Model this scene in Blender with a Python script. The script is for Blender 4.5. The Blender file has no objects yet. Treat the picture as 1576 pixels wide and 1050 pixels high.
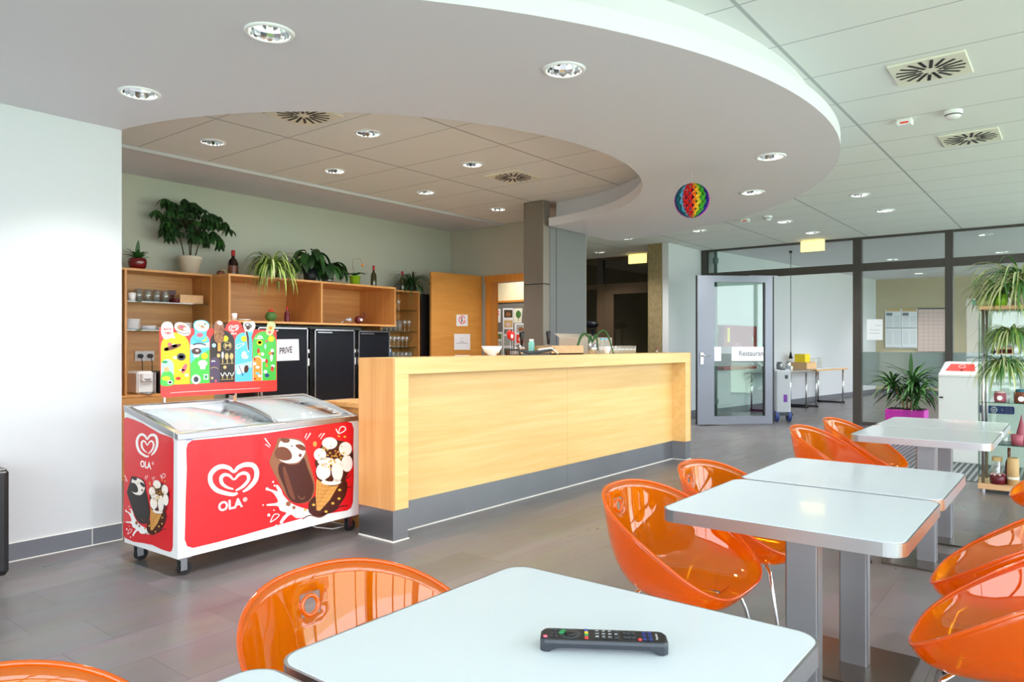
import bpy, math, random
from mathutils import Vector, Matrix
from mathutils.geometry import tessellate_polygon
random.seed(7)
S = bpy.context.scene
COL = S.collection
R = math.radians
PI = math.pi

# ------------------------------------------------------------------ camera
FPX, CX, HY, EYE, YAW = 1116.0, 788.0, 531.0, 1.25, R(38.0)
cd = bpy.data.cameras.new('camera'); cam = bpy.data.objects.new('camera', cd); COL.objects.link(cam)
cam.location = (0, 0, EYE); cam.rotation_euler = (R(90), 0, YAW)
cd.sensor_width = 36; cd.lens = FPX * 36 / 1576; cd.shift_y = 6 / 1576; cd.clip_start = 0.05; cd.clip_end = 300
S.camera = cam
# ------------------------------------------------------------------ view + world
S.view_settings.view_transform = 'Standard'; S.view_settings.look = 'None'
S.view_settings.gamma = 1; S.view_settings.use_curve_mapping = False
S.view_settings.exposure = 1.62
S.cycles.transparent_max_bounces = 24; S.cycles.max_bounces = 12; S.cycles.diffuse_bounces = 6
W = bpy.data.worlds.new('sky'); S.world = W; W.use_nodes = True
wn = W.node_tree.nodes; wl = W.node_tree.links; wn.clear()
wo = wn.new('ShaderNodeOutputWorld'); wb = wn.new('ShaderNodeBackground')
wb.inputs[0].default_value = (0.86, 0.93, 1.0, 1); wb.inputs[1].default_value = 2.2
wl.new(wb.outputs[0], wo.inputs[0])
XW, YR = 2.7, -3.0      # window wall on the right, window wall behind
def portal(name, loc, rot, sx, sy):
    l = bpy.data.lights.new(name, 'AREA'); l.shape = 'RECTANGLE'; l.size = sx; l.size_y = sy
    l.cycles.is_portal = True
    o = bpy.data.objects.new(name, l); o.location = loc; o.rotation_euler = rot; COL.objects.link(o)
portal('window_portal', (XW + 0.05, 4.6, 1.45), (0, R(90), 0), 2.9, 15.4)
portal('window_portal', (-0.1, YR - 0.05, 1.45), (R(90), 0, 0), 5.5, 2.9)
portal('window_portal', (XW + 0.05, 16.5, 1.45), (0, R(90), 0), 2.9, 7.5)

# ------------------------------------------------------------------ projections (photo pixel -> place on a real surface)
CF = Vector((-math.sin(YAW), math.cos(YAW), 0)); CR = Vector((math.cos(YAW), math.sin(YAW), 0))
EP = Vector((0, 0, EYE))
def ray(px, py): return CF + CR * ((px - CX) / FPX) + Vector((0, 0, (HY - py) / FPX))
def onplane(px, py, p0, n):
    r = ray(px, py); n = Vector(n)
    return EP + r * ((Vector(p0) - EP).dot(n) / r.dot(n))
def pX(px, py, X): return onplane(px, py, (X, 0, 0), (1, 0, 0))
def pY(px, py, Y): return onplane(px, py, (0, Y, 0), (0, 1, 0))
def pZ(px, py, Z): return onplane(px, py, (0, 0, Z), (0, 0, 1))

# ------------------------------------------------------------------ materials
def lin(c):
    return tuple(((v / 255) / 12.92 if v / 255 <= 0.04045 else (((v / 255) + 0.055) / 1.055) ** 2.4) for v in c)
MATS = {}
def mat(name, rgb, rough=0.5, metal=0.0, emit=0, trans=0, noise=0, nscale=8, bump=0, coat=0, spec=0.5, ecol=None):
    m = bpy.data.materials.new(name); m.use_nodes = True; nt = m.node_tree; b = nt.nodes['Principled BSDF']
    c = lin(rgb); b.inputs['Base Color'].default_value = (*c, 1); b.inputs['Roughness'].default_value = rough
    b.inputs['Metallic'].default_value = metal; b.inputs['Transmission Weight'].default_value = trans
    b.inputs['Coat Weight'].default_value = coat; b.inputs['Specular IOR Level'].default_value = spec
    if emit:
        b.inputs['Emission Color'].default_value = (*(lin(ecol) if ecol else c), 1); b.inputs['Emission Strength'].default_value = emit
    if noise or bump:
        tc = nt.nodes.new('ShaderNodeTexCoord'); nz = nt.nodes.new('ShaderNodeTexNoise'); nz.inputs['Scale'].default_value = nscale
        nz.inputs['Detail'].default_value = 4
        nt.links.new(tc.outputs['Object'], nz.inputs['Vector'])
        if noise:
            mx = nt.nodes.new('ShaderNodeMix'); mx.data_type = 'RGBA'
            mx.inputs[6].default_value = (*[v * (1 - noise) for v in c], 1); mx.inputs[7].default_value = (*[min(1, v * (1 + noise)) for v in c], 1)
            nt.links.new(nz.outputs['Fac'], mx.inputs[0]); nt.links.new(mx.outputs[2], b.inputs['Base Color'])
        if bump:
            bp = nt.nodes.new('ShaderNodeBump'); bp.inputs['Strength'].default_value = bump; bp.inputs['Distance'].default_value = 0.004
            nt.links.new(nz.outputs['Fac'], bp.inputs['Height']); nt.links.new(bp.outputs['Normal'], b.inputs['Normal'])
    MATS[name] = m; return m
def wood(name, dark, light, axis='Y', rough=0.35, sc=2.2):
    m = bpy.data.materials.new(name); m.use_nodes = True; nt = m.node_tree; N = nt.nodes; L = nt.links; b = N['Principled BSDF']
    tc = N.new('ShaderNodeTexCoord'); mp = N.new('ShaderNodeMapping')
    s = {'X': (0.35, 9, 9), 'Y': (9, 0.35, 9), 'Z': (9, 9, 0.35)}[axis]
    mp.inputs['Scale'].default_value = tuple(v * sc for v in s)
    nz = N.new('ShaderNodeTexNoise'); nz.inputs['Scale'].default_value = 1.0; nz.inputs['Detail'].default_value = 6; nz.inputs['Distortion'].default_value = 0.6
    nf = N.new('ShaderNodeTexNoise'); nf.inputs['Scale'].default_value = 5.0; nf.inputs['Detail'].default_value = 3
    ad = N.new('ShaderNodeMath'); ad.operation = 'MULTIPLY_ADD'; ad.inputs[1].default_value = 0.35
    cr = N.new('ShaderNodeValToRGB'); cr.color_ramp.elements[0].position = 0.4; cr.color_ramp.elements[1].position = 0.95
    cr.color_ramp.elements[0].color = (*lin(dark), 1); cr.color_ramp.elements[1].color = (*lin(light), 1)
    L.new(tc.outputs['Object'], mp.inputs[0]); L.new(mp.outputs[0], nz.inputs['Vector']); L.new(mp.outputs[0], nf.inputs['Vector'])
    L.new(nf.outputs['Fac'], ad.inputs[0]); L.new(nz.outputs['Fac'], ad.inputs[2]); L.new(ad.outputs[0], cr.inputs[0]); L.new(cr.outputs[0], b.inputs['Base Color'])
    b.inputs['Roughness'].default_value = rough; MATS[name] = m; return m
def thin(name, rgb, refl=0.06, body=0.0, bodyrgb=None, frost=0.0, ior=1.45):
    """clear sheet plastic or glass: tinted see-through + gloss by viewing angle (+ a little scattering body)"""
    m = bpy.data.materials.new(name); m.use_nodes = True; nt = m.node_tree; N = nt.nodes; L = nt.links; N.clear()
    o = N.new('ShaderNodeOutputMaterial'); tr = N.new('ShaderNodeBsdfTransparent'); tr.inputs[0].default_value = (*lin(rgb), 1)
    gl = N.new('ShaderNodeBsdfGlossy'); gl.inputs['Roughness'].default_value = 0.02 + frost; gl.inputs[0].default_value = (1, 1, 1, 1)
    fr = N.new('ShaderNodeFresnel'); 
    ge = N.new('ShaderNodeNewGeometry'); mi = N.new('ShaderNodeMapRange'); mi.inputs[3].default_value = ior; mi.inputs[4].default_value = 1 / ior
    L.new(ge.outputs['Backfacing'], mi.inputs[0]); L.new(mi.outputs[0], fr.inputs[0])
    mx = N.new('ShaderNodeMixShader'); last = tr.outputs[0]
    if body:
        tl = N.new('ShaderNodeBsdfTranslucent'); df = N.new('ShaderNodeBsdfDiffuse'); ms = N.new('ShaderNodeMixShader'); mb = N.new('ShaderNodeMixShader')
        tl.inputs[0].default_value = (*lin(bodyrgb or rgb), 1); df.inputs[0].default_value = (*lin(bodyrgb or rgb), 1)
        L.new(tl.outputs[0], ms.inputs[1]); L.new(df.outputs[0], ms.inputs[2]); mb.inputs[0].default_value = body
        L.new(last, mb.inputs[1]); L.new(ms.outputs[0], mb.inputs[2]); last = mb.outputs[0]
    ad = N.new('ShaderNodeMath'); ad.operation = 'ADD'; ad.inputs[1].default_value = refl; ad.use_clamp = True
    L.new(fr.outputs[0], ad.inputs[0]); L.new(ad.outputs[0], mx.inputs[0])
    L.new(last, mx.inputs[1]); L.new(gl.outputs[0], mx.inputs[2]); L.new(mx.outputs[0], o.inputs[0]); MATS[name] = m; return m

mat('white_wall', (208, 210, 214), 0.7, noise=0.015, nscale=3)
mat('green_wall', (194, 198, 184), 0.75, noise=0.02, nscale=2)
mat('end_wall', (186, 180, 166), 0.75, noise=0.02, nscale=2)
mat('beige_wall', (192, 178, 148), 0.75, noise=0.02, nscale=2)
mat('kitchen_wall', (228, 218, 184), 0.75)
mat('soffit', (220, 217, 224), 0.8)
mat('dark_wall', (150, 142, 128), 0.8)
mat('stone', (136, 118, 84), 0.85, noise=0.4, nscale=22, bump=0.5)
mat('frame_brown', (66, 60, 56), 0.45, noise=0.05)
mat('frame_bronze', (92, 74, 56), 0.45)
mat('door_grey', (132, 136, 148), 0.4, metal=0.3)
mat('alu', (184, 184, 188), 0.3, metal=1.0)
mat('chrome', (225, 226, 228), 0.08, metal=1.0)
mat('steel', (150, 152, 156), 0.4, metal=1.0, noise=0.12, nscale=3)
mat('plate_steel', (120, 114, 104), 0.25, metal=1.0, noise=0.15, nscale=6)
mat('column_metal', (142, 132, 122), 0.5, metal=0.5)
mat('panel_grey', (122, 121, 121), 0.5, metal=0.15)
mat('laminate', (230, 239, 248), 0.16, coat=0.3)
mat('black', (18, 18, 20), 0.4); mat('leather', (24, 25, 28), 0.35, bump=0.3, nscale=60)
mat('fridge_black', (16, 20, 30), 0.45, spec=0.3); mat('charcoal', (52, 56, 64), 0.4); mat('rubber', (25, 25, 27), 0.7)
mat('white_plastic', (238, 238, 238), 0.35); mat('white_enamel', (240, 241, 243), 0.3, coat=0.2); mat('cream', (232, 230, 214), 0.5)
mat('paper', (235, 236, 242), 0.8); mat('paper_grey', (170, 172, 176), 0.8); mat('ink', (60, 60, 66), 0.8); mat('inkgrey', (128, 130, 138), 0.8)
mat('red', (226, 24, 34), 0.3, coat=0.3); mat('red2', (238, 62, 56), 0.45); mat('bright_red', (214, 30, 20), 0.4)
mat('pwhite', (246, 244, 242), 0.4); mat('choc', (74, 26, 16), 0.35); mat('choc2', (118, 62, 40), 0.4); mat('choc3', (150, 96, 66), 0.4)
mat('cone', (222, 160, 82), 0.5); mat('coneline', (176, 112, 48), 0.5); mat('nut', (222, 178, 70), 0.5); mat('icecream', (250, 238, 228), 0.4)
mat('yellow', (250, 214, 20), 0.45); mat('sky', (96, 196, 232), 0.45); mat('green', (76, 196, 76), 0.45); mat('dgreen', (40, 150, 90), 0.45)
mat('nearblack', (48, 42, 42), 0.45); mat('plum', (84, 68, 92), 0.45); mat('pink', (236, 96, 120), 0.45); mat('lblue', (176, 226, 240), 0.45)
mat('gold', (214, 184, 120), 0.4); mat('blue', (40, 80, 190), 0.45); mat('orange_ink', (244, 150, 50), 0.45)
mat('leaf_dark', (30, 66, 26), 0.45, noise=0.3, nscale=14); mat('leaf_mid', (44, 90, 34), 0.45, noise=0.3, nscale=14)
mat('leaf_light', (150, 176, 84), 0.5, noise=0.25, nscale=14); mat('leaf_cream', (206, 214, 158), 0.5); mat('leaf_green', (78, 126, 62), 0.5, noise=0.25)
mat('bark', (176, 140, 104), 0.8); mat('stem_brown', (70, 60, 40), 0.8); mat('soil', (50, 38, 28), 0.95, bump=0.5, nscale=40)
mat('pot_red', (120, 10, 24), 0.15, coat=0.6); mat('pot_beige', (214, 204, 186), 0.7, noise=0.08, nscale=20); mat('pot_black', (24, 28, 32), 0.5)
mat('pot_green', (146, 196, 40), 0.4); mat('magenta', (196, 40, 170), 0.45); mat('silver', (190, 192, 196), 0.25, metal=0.8)
mat('bottle_dark', (40, 20, 12), 0.12, coat=0.5); mat('bottle_olive', (58, 56, 30), 0.12, coat=0.5); mat('wax_red', (180, 34, 40), 0.4)
mat('blue_bowl', (52, 128, 196), 0.4); mat('cardboard', (190, 178, 160), 0.8); mat('mint', (140, 210, 196), 0.3)
mat('exit_sign', (240, 226, 150), 0.5, emit=0.5, ecol=(255, 226, 140)); mat('lamp', (255, 250, 235), 0.5, emit=26); mat('lampwarm', (255, 244, 200), 0.5, emit=6)
mat('copper_brown', (120, 70, 50), 0.3); mat('label_blue', (44, 54, 120), 0.4); mat('pinboard', (112, 108, 104), 0.9)
mat('wine', (96, 16, 34), 0.35); mat('pastel_pink', (224, 196, 190), 0.8); mat('fire_red', (150, 4, 18), 0.4); mat('pipe', (70, 96, 96), 0.4)
mat('case_grey', (176, 182, 188), 0.4); mat('wheel_blue', (44, 66, 130), 0.5); mat('bounce_ground', (202, 218, 190), 0.9, noise=0.12)
mat('grout', (226, 224, 218), 0.8); mat('candle_pink', (170, 84, 100), 0.5); mat('straw', (206, 172, 120), 0.7); mat('teal', (30, 110, 130), 0.4)
mat('skirting', (112, 114, 122), 0.35, noise=0.08, nscale=5); mat('gap_dark', (30, 30, 32), 0.8); mat('mat_bar', (150, 156, 158), 0.4, metal=0.6); mat('mat_gap', (70, 76, 78), 0.8)
mat('violet', (110, 50, 150), 0.6); mat('ball_red', (214, 22, 30), 0.7); mat('ball_orange', (240, 150, 30), 0.7); mat('ball_green', (70, 170, 40), 0.7)
mat('ball_blue', (36, 30, 140), 0.7); mat('ball_pink', (220, 110, 190), 0.7); mat('ball_sky', (110, 180, 220), 0.7); mat('ball_teal', (20, 110, 120), 0.7); mat('ball_yellow', (236, 210, 50), 0.7)
wood('beech_front', (230, 184, 112), (242, 206, 142), 'Y', 0.38); wood('beech_end', (204, 142, 82), (222, 166, 106), 'Z', 0.38)
wood('beech_shelf', (196, 136, 74), (222, 168, 104), 'Y', 0.4); wood('beech_side', (186, 124, 64), (208, 150, 86), 'Z', 0.4)
wood('door_wood', (200, 134, 54), (216, 152, 70), 'Y', 0.35, 1.2); wood('frame_wood', (196, 120, 40), (214, 142, 58), 'Z', 0.4); wood('ply', (206, 160, 110), (224, 184, 138), 'X', 0.5)
thin('glass', (226, 238, 232), 0.02, ior=1.4); thin('glass_clean', (246, 250, 249), 0.0, ior=1.35); thin('lid_glass', (236, 244, 246), 0.03, body=0.45, bodyrgb=(244, 248, 250), frost=0.04)
thin('orange', (255, 214, 96), 0.02, body=0.36, bodyrgb=(255, 134, 0)); thin('orange_rim', (255, 190, 60), 0.04, body=0.6, bodyrgb=(255, 138, 0))
thin('glassware', (250, 252, 252), 0.12, body=0.12, bodyrgb=(246, 250, 252)); thin('frost', (190, 204, 204), 0.02, body=0.45, bodyrgb=(190, 202, 202)); thin('dark_glass', (200, 198, 184), 0.02)
thin('shelf_glass', (150, 190, 170), 0.08)

def tile_mats():
    # suspended ceiling: 1.24 x 0.62 tiles with visible bars
    m = bpy.data.materials.new('ceiling_tiles'); m.use_nodes = True; N = m.node_tree.nodes; L = m.node_tree.links; b = N['Principled BSDF']
    tc = N.new('ShaderNodeTexCoord'); sp = N.new('ShaderNodeSeparateXYZ'); L.new(tc.outputs['Object'], sp.inputs[0])
    def edge(sock, off, per, w):
        a = N.new('ShaderNodeMath'); a.operation = 'ADD'; a.inputs[1].default_value = -off + per * 50; L.new(sock, a.inputs[0])
        d = N.new('ShaderNodeMath'); d.operation = 'DIVIDE'; d.inputs[1].default_value = per; L.new(a.outputs[0], d.inputs[0])
        f = N.new('ShaderNodeMath'); f.operation = 'FRACT'; L.new(d.outputs[0], f.inputs[0])
        s = N.new('ShaderNodeMath'); s.operation = 'SUBTRACT'; s.inputs[1].default_value = 0.5; L.new(f.outputs[0], s.inputs[0])
        q = N.new('ShaderNodeMath'); q.operation = 'ABSOLUTE'; L.new(s.outputs[0], q.inputs[0])
        g = N.new('ShaderNodeMath'); g.operation = 'GREATER_THAN'; g.inputs[1].default_value = 0.5 - w / per / 2; L.new(q.outputs[0], g.inputs[0]); return g.outputs[0]
    e1 = edge(sp.outputs[0], -1.33, 1.24, 0.022); e2 = edge(sp.outputs[1], 4.755, 0.6205, 0.011)
    mm = N.new('ShaderNodeMath'); mm.operation = 'MAXIMUM'; L.new(e1, mm.inputs[0]); L.new(e2, mm.inputs[1])
    mx = N.new('ShaderNodeMix'); mx.data_type = 'RGBA'; mx.inputs[6].default_value = (*lin((230, 232, 230)), 1); mx.inputs[7].default_value = (*lin((178, 182, 184)), 1)
    L.new(mm.outputs[0], mx.inputs[0]); L.new(mx.outputs[2], b.inputs['Base Color']); b.inputs['Roughness'].default_value = 0.85; MATS['ceiling_tiles'] = m
    # floor: staggered grey plank tiles, long side along Y
    m = bpy.data.materials.new('floor_tiles'); m.use_nodes = True; N = m.node_tree.nodes; L = m.node_tree.links; b = N['Principled BSDF']
    tc = N.new('ShaderNodeTexCoord'); mp = N.new('ShaderNodeMapping'); mp.inputs['Rotation'].default_value = (0, 0, R(90)); mp.inputs['Location'].default_value = (0.05, 0.28, 0)
    br = N.new('ShaderNodeTexBrick'); br.offset = 0.33; br.inputs['Scale'].default_value = 1; br.inputs['Brick Width'].default_value = 0.62; br.inputs['Row Height'].default_value = 0.31
    br.inputs['Mortar Size'].default_value = 0.0022; br.inputs['Mortar Smooth'].default_value = 0.2; br.inputs['Bias'].default_value = 0
    br.inputs['Color1'].default_value = (*lin((94, 90, 92)), 1); br.inputs['Color2'].default_value = (*lin((110, 104, 106)), 1); br.inputs['Mortar'].default_value = (*lin((78, 74, 74)), 1)
    L.new(tc.outputs['Object'], mp.inputs[0]); L.new(mp.outputs[0], br.inputs['Vector'])
    mp2 = N.new('ShaderNodeMapping'); mp2.inputs['Scale'].default_value = (5, 1.2, 1); nz = N.new('ShaderNodeTexNoise'); nz.inputs['Scale'].default_value = 2; nz.inputs['Detail'].default_value = 7
    L.new(tc.outputs['Object'], mp2.inputs[0]); L.new(mp2.outputs[0], nz.inputs['Vector'])
    mx = N.new('ShaderNodeMix'); mx.data_type = 'RGBA'; mx.blend_type = 'OVERLAY'; mx.inputs[0].default_value = 0.35
    L.new(br.outputs['Color'], mx.inputs[6]); L.new(nz.outputs['Color'], mx.inputs[7])
    hs = N.new('ShaderNodeHueSaturation'); hs.inputs['Saturation'].default_value = 0.6; L.new(mx.outputs[2], hs.inputs['Color']); L.new(hs.outputs[0], b.inputs['Base Color'])
    mr = N.new('ShaderNodeMapRange'); mr.inputs[3].default_value = 0.22; mr.inputs[4].default_value = 0.42; L.new(nz.outputs['Fac'], mr.inputs[0]); L.new(mr.outputs[0], b.inputs['Roughness'])
    bp = N.new('ShaderNodeBump'); bp.inputs['Strength'].default_value = 0.2; bp.inputs['Distance'].default_value = 0.002; L.new(nz.outputs['Fac'], bp.inputs['Height']); L.new(bp.outputs[0], b.inputs['Normal'])
    MATS['floor_tiles'] = m
tile_mats()

# ------------------------------------------------------------------ mesh builder
WM = {}     # object name -> world matrix of things we built
class MB:
    def __init__(s, m='white_plastic'): s.v = []; s.f = []; s.mi = []; s.sm = []; s.mats = []; s.cur = m
    def m(s, name): s.cur = name; return s
    def _i(s, name):
        name = name or s.cur
        if name not in s.mats: s.mats.append(name)
        return s.mats.index(name)
    def add(s, vs, fs, m=None, smooth=False):
        n = len(s.v); i = s._i(m); s.v += [Vector(v) for v in vs]
        for f in fs: s.f.append([n + k for k in f]); s.mi.append(i); s.sm.append(smooth)
        return s
    def box(s, x0, x1, y0, y1, z0, z1, m=None, M=None, ch=0.0):
        if ch:
            c = min(ch, abs(x1 - x0) / 2.01, abs(y1 - y0) / 2.01, abs(z1 - z0) / 2.01); vs = []
            for (z, k) in ((z0, 1), (z0 + c, 0), (z1 - c, 0), (z1, 1)):
                a, b, cc, d = (x0 + c * k, x1 - c * k, y0 + c * k, y1 - c * k)
                vs += [(a + c * (1 - k), cc, z), (b - c * (1 - k), cc, z), (b, cc + c * (1 - k), z), (b, d - c * (1 - k), z), (b - c * (1 - k), d, z), (a + c * (1 - k), d, z), (a, d - c * (1 - k), z), (a, cc + c * (1 - k), z)]
            fs = [list(range(7, -1, -1)), list(range(24, 32))]
            for r in range(3):
                for k in range(8): fs.append([r * 8 + k, r * 8 + (k + 1) % 8, r * 8 + 8 + (k + 1) % 8, r * 8 + 8 + k])
        else:
            vs = [(x, y, z) for z in (z0, z1) for (x, y) in ((x0, y0), (x1, y0), (x1, y1), (x0, y1))]
            fs = [(3, 2, 1, 0), (4, 5, 6, 7), (0, 1, 5, 4), (1, 2, 6, 5), (2, 3, 7, 6), (3, 0, 4, 7)]
        if M: vs = [M @ Vector(v) for v in vs]
        return s.add(vs, fs, m)
    def lathe(s, prof, c=(0, 0, 0), n=24, m=None, M=None, smooth=True, sx=1, sy=1):
        vs = []; fs = []; k = len(prof)
        for i in range(n):
            a = 2 * PI * i / n
            for (r, z) in prof: vs.append(Vector((c[0] + r * math.cos(a) * sx, c[1] + r * math.sin(a) * sy, c[2] + z)))
        for i in range(n):
            j = (i + 1) % n
            for q in range(k - 1): fs.append((i * k + q, j * k + q, j * k + q + 1, i * k + q + 1))
        if M: vs = [M @ v for v in vs]
        return s.add(vs, fs, m, smooth)
    def cyl(s, c, r, h, n=20, m=None, M=None): 
        return s.lathe([(0, 0), (r, 0), (r, h), (0, h)], c, n, m, M, smooth=False)
    def tube(s, pts, r, n=8, m=None, closed=False, taper=None):
        pts = [Vector(p) for p in pts]; L = len(pts); vs = []; fs = []; up = None
        for i, p in enumerate(pts):
            if closed: t = pts[(i + 1) % L] - pts[i - 1]
            else: t = pts[min(i + 1, L - 1)] - pts[max(i - 1, 0)]
            if t.length < 1e-9: t = Vector((0, 0, 1))
            t.normalize()
            if up is None:
                up = t.orthogonal().normalized()
            else:
                up = up - t * up.dot(t)
                up = up.normalized() if up.length > 1e-6 else t.orthogonal().normalized()
            w = t.cross(up); rr = r if taper is None else r * taper[i]
            for k in range(n):
                a = 2 * PI * k / n; vs.append(p + up * (rr * math.cos(a)) + w * (rr * math.sin(a)))
        for i in range(L if closed else L - 1):
            j = (i + 1) % L
            for k in range(n): fs.append((i * n + k, i * n + (k + 1) % n, j * n + (k + 1) % n, j * n + k))
        if not closed: fs += [list(range(n - 1, -1, -1)), [(L - 1) * n + k for k in range(n)]]
        return s.add(vs, fs, m, True)
    def prism(s, loops, z0, z1, m=None, M=None, mside=None):
        """loops: list of 2D loops (first outer, rest holes)"""
        tris = tessellate_polygon([[Vector((p[0], p[1], 0)) for p in l] for l in loops]); flat = [p for l in loops for p in l]; n = len(flat)
        vs = [Vector((p[0], p[1], z0)) for p in flat] + [Vector((p[0], p[1], z1)) for p in flat]
        if M: vs = [M @ v for v in vs]
        i0 = len(s.v); s.add(vs, [tuple(t) for t in tris] + [tuple(k + n for k in t) for t in tris], m)
        q = 0; fs = []
        for l in loops:
            for k in range(len(l)):
                a = q + k; b = q + (k + 1) % len(l); fs.append((a, b, b + n, a + n))
            q += len(l)
        n0 = len(s.v) - len(vs)
        i = s._i(mside or m)
        for f in fs: s.f.append([n0 + k for k in f]); s.mi.append(i); s.sm.append(False)
        return s
    def flat(s, pts3, pts2, m=None):
        tris = tessellate_polygon([[Vector((p[0], p[1], 0)) for p in pts2]])
        return s.add(pts3, [tuple(t) for t in tris], m)
    def blob(s, c, rx, ry, rz, m=None, n=12, k=8, M=None):
        prof = [(math.sin(PI * i / k), -math.cos(PI * i / k)) for i in range(k + 1)]
        vs = []; fs = []
        for i in range(n):
            a = 2 * PI * i / n
            for (r, z) in prof: vs.append(Vector((c[0] + r * rx * math.cos(a), c[1] + r * ry * math.sin(a), c[2] + z * rz)))
        for i in range(n):
            j = (i + 1) % n
            for q in range(k): fs.append((i * (k + 1) + q, j * (k + 1) + q, j * (k + 1) + q + 1, i * (k + 1) + q + 1))
        if M: vs = [M @ v for v in vs]
        return s.add(vs, fs, m, True)
    def leaf(s, b, d, L, w, m=None, droop=0.5, n=6, fold=0.15, tip=1.0):
        """leaf blade from b in direction d bending down"""
        d = Vector(d).normalized(); side = d.cross(Vector((0, 0, 1)))
        side = side.normalized() if side.length > 0.05 else Vector((random.uniform(-1, 1), random.uniform(-1, 1), 0)).normalized()
        p = Vector(b); vs = []; fs = []
        for i in range(n + 1):
            t = i / n; ww = w * (math.sin(PI * min(1, (t * 0.93 + 0.07)) ** tip) ** 0.8) if i < n else 0.0005
            up = side.cross(d).normalized()
            vs += [p - side * ww / 2 + up * fold * ww, p, p + side * ww / 2 + up * fold * ww]
            d = (d + Vector((0, 0, -droop / n * (0.6 + t)))).normalized(); p = p + d * (L / n)
        for i in range(n):
            a = i * 3; fs += [(a, a + 1, a + 4, a + 3), (a + 1, a + 2, a + 5, a + 4)]
        return s.add(vs, fs, m, True)
    def textfit(s, txt, bl, br, tl, m=None, ext=0.0006, bold=0.0):
        """lettering laid between three corners of a real surface"""
        cu = bpy.data.curves.new('t', 'FONT'); cu.body = txt; cu.size = 1; cu.offset = bold; cu.resolution_u = 3
        ob = bpy.data.objects.new('t', cu); COL.objects.link(ob); dg = bpy.context.evaluated_depsgraph_get()
        me = bpy.data.meshes.new_from_object(ob.evaluated_get(dg))
        if not me.vertices: 
            bpy.data.objects.remove(ob); return s
        xs = [v.co.x for v in me.vertices]; ys = [v.co.y for v in me.vertices]; x0, x1, y0, y1 = min(xs), max(xs), min(ys), max(ys)
        bl, br, tl = Vector(bl), Vector(br), Vector(tl); u = br - bl; w = tl - bl; nn = u.cross(w).normalized()
        if nn.dot(EP - bl) < 0: nn = -nn
        vs = [bl + u * ((v.co.x - x0) / (x1 - x0)) + w * ((v.co.y - y0) / (y1 - y0)) + nn * ext for v in me.vertices]
        s.add(vs, [tuple(p.vertices) for p in me.polygons], m)
        bpy.data.objects.remove(ob); bpy.data.meshes.remove(me); bpy.data.curves.remove(cu); return s
    def build(s, name, parent=None, bevel=0, solid=0, sub=0, label=None, origin=None):
        me = bpy.data.meshes.new(name); o = bpy.data.objects.new(name, me); COL.objects.link(o)
        if parent is None:
            if origin is None:
                xs = [v.x for v in s.v]; ys = [v.y for v in s.v]; zs = [v.z for v in s.v]
                origin = Vector(((min(xs) + max(xs)) / 2, (min(ys) + max(ys)) / 2, min(zs)))
            Mw = Matrix.Translation(Vector(origin)); o.location = origin
        else:
            Mw = WM[parent.name]; o.parent = parent
        WM[o.name] = Mw; inv = Mw.inverted()
        me.from_pydata([tuple(inv @ v) for v in s.v], [], s.f)
        for k in s.mats: me.materials.append(MATS[k])
        me.polygons.foreach_set('material_index', s.mi); me.polygons.foreach_set('use_smooth', s.sm); me.update()
        if solid:
            q = o.modifiers.new('solid', 'SOLIDIFY'); q.thickness = solid; q.offset = 0
        if sub:
            q = o.modifiers.new('sub', 'SUBSURF'); q.levels = sub; q.render_levels = sub
        if bevel:
            q = o.modifiers.new('bevel', 'BEVEL'); q.width = bevel; q.segments = 2; q.limit_method = 'ANGLE'; q.angle_limit = R(40)
        if label: o['label'] = label
        return o
def thing(name, label, cat, loc=(0, 0, 0), rz=0, group=None):
    o = bpy.data.objects.new(name, None); COL.objects.link(o); o.location = loc; o.rotation_euler = (0, 0, rz); o.empty_display_size = 0.1
    WM[o.name] = Matrix.Translation(Vector(loc)) @ Matrix.Rotation(rz, 4, 'Z'); return tag(o, label, cat, group)
def tag(o, label, cat, group=None):
    o['label'] = label; o['category'] = cat
    if group: o['group'] = group
    return o
def struct(o): o['kind'] = 'structure'; return o
def dup(root, loc, rz, label, group=None):
    def cp(o, parent):
        c = o.copy(); COL.objects.link(c); c.parent = parent
        for ch in [k for k in o.children]: cp(ch, c)
        return c
    r = cp(root, None); r.location = loc; r.rotation_euler = (0, 0, rz); r['label'] = label
    if group: r['group'] = group
    return r
def circle(cx, cy, r, n=24): return [(cx + r * math.cos(2 * PI * i / n), cy + r * math.sin(2 * PI * i / n)) for i in range(n)]
def rrect(x0, x1, y0, y1, r, n=5):
    out = []
    for (cx, cy, a0) in ((x1 - r, y1 - r, 0), (x0 + r, y1 - r, 90), (x0 + r, y0 + r, 180), (x1 - r, y0 + r, 270)):
        for i in range(n + 1):
            a = R(a0 + 90 * i / n); out.append((cx + r * math.cos(a), cy + r * math.sin(a)))
    return out
def spline(pts, k=6, closed=True):
    out = []; n = len(pts)
    rng = range(n) if closed else range(n - 1)
    for i in rng:
        P = [pts[(i + j - 1) % n] if closed else pts[max(0, min(n - 1, i + j - 1))] for j in range(4)]
        for q in range(k):
            t = q / k
            out.append(tuple(0.5 * ((2 * P[1][d]) + (-P[0][d] + P[2][d]) * t + (2 * P[0][d] - 5 * P[1][d] + 4 * P[2][d] - P[3][d]) * t * t + (-P[0][d] + 3 * P[1][d] - 3 * P[2][d] + P[3][d]) * t ** 3) for d in range(len(pts[0]))))
    if not closed: out.append(tuple(pts[-1]))
    return out
ORD = ['first', 'second', 'third', 'fourth', 'fifth', 'sixth', 'seventh', 'eighth', 'ninth']
def nth(i, n, lo='leftmost', hi='rightmost', frm='from left'): return lo if i == 0 else (hi if i == n - 1 else ORD[i] + ' ' + frm)
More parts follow.
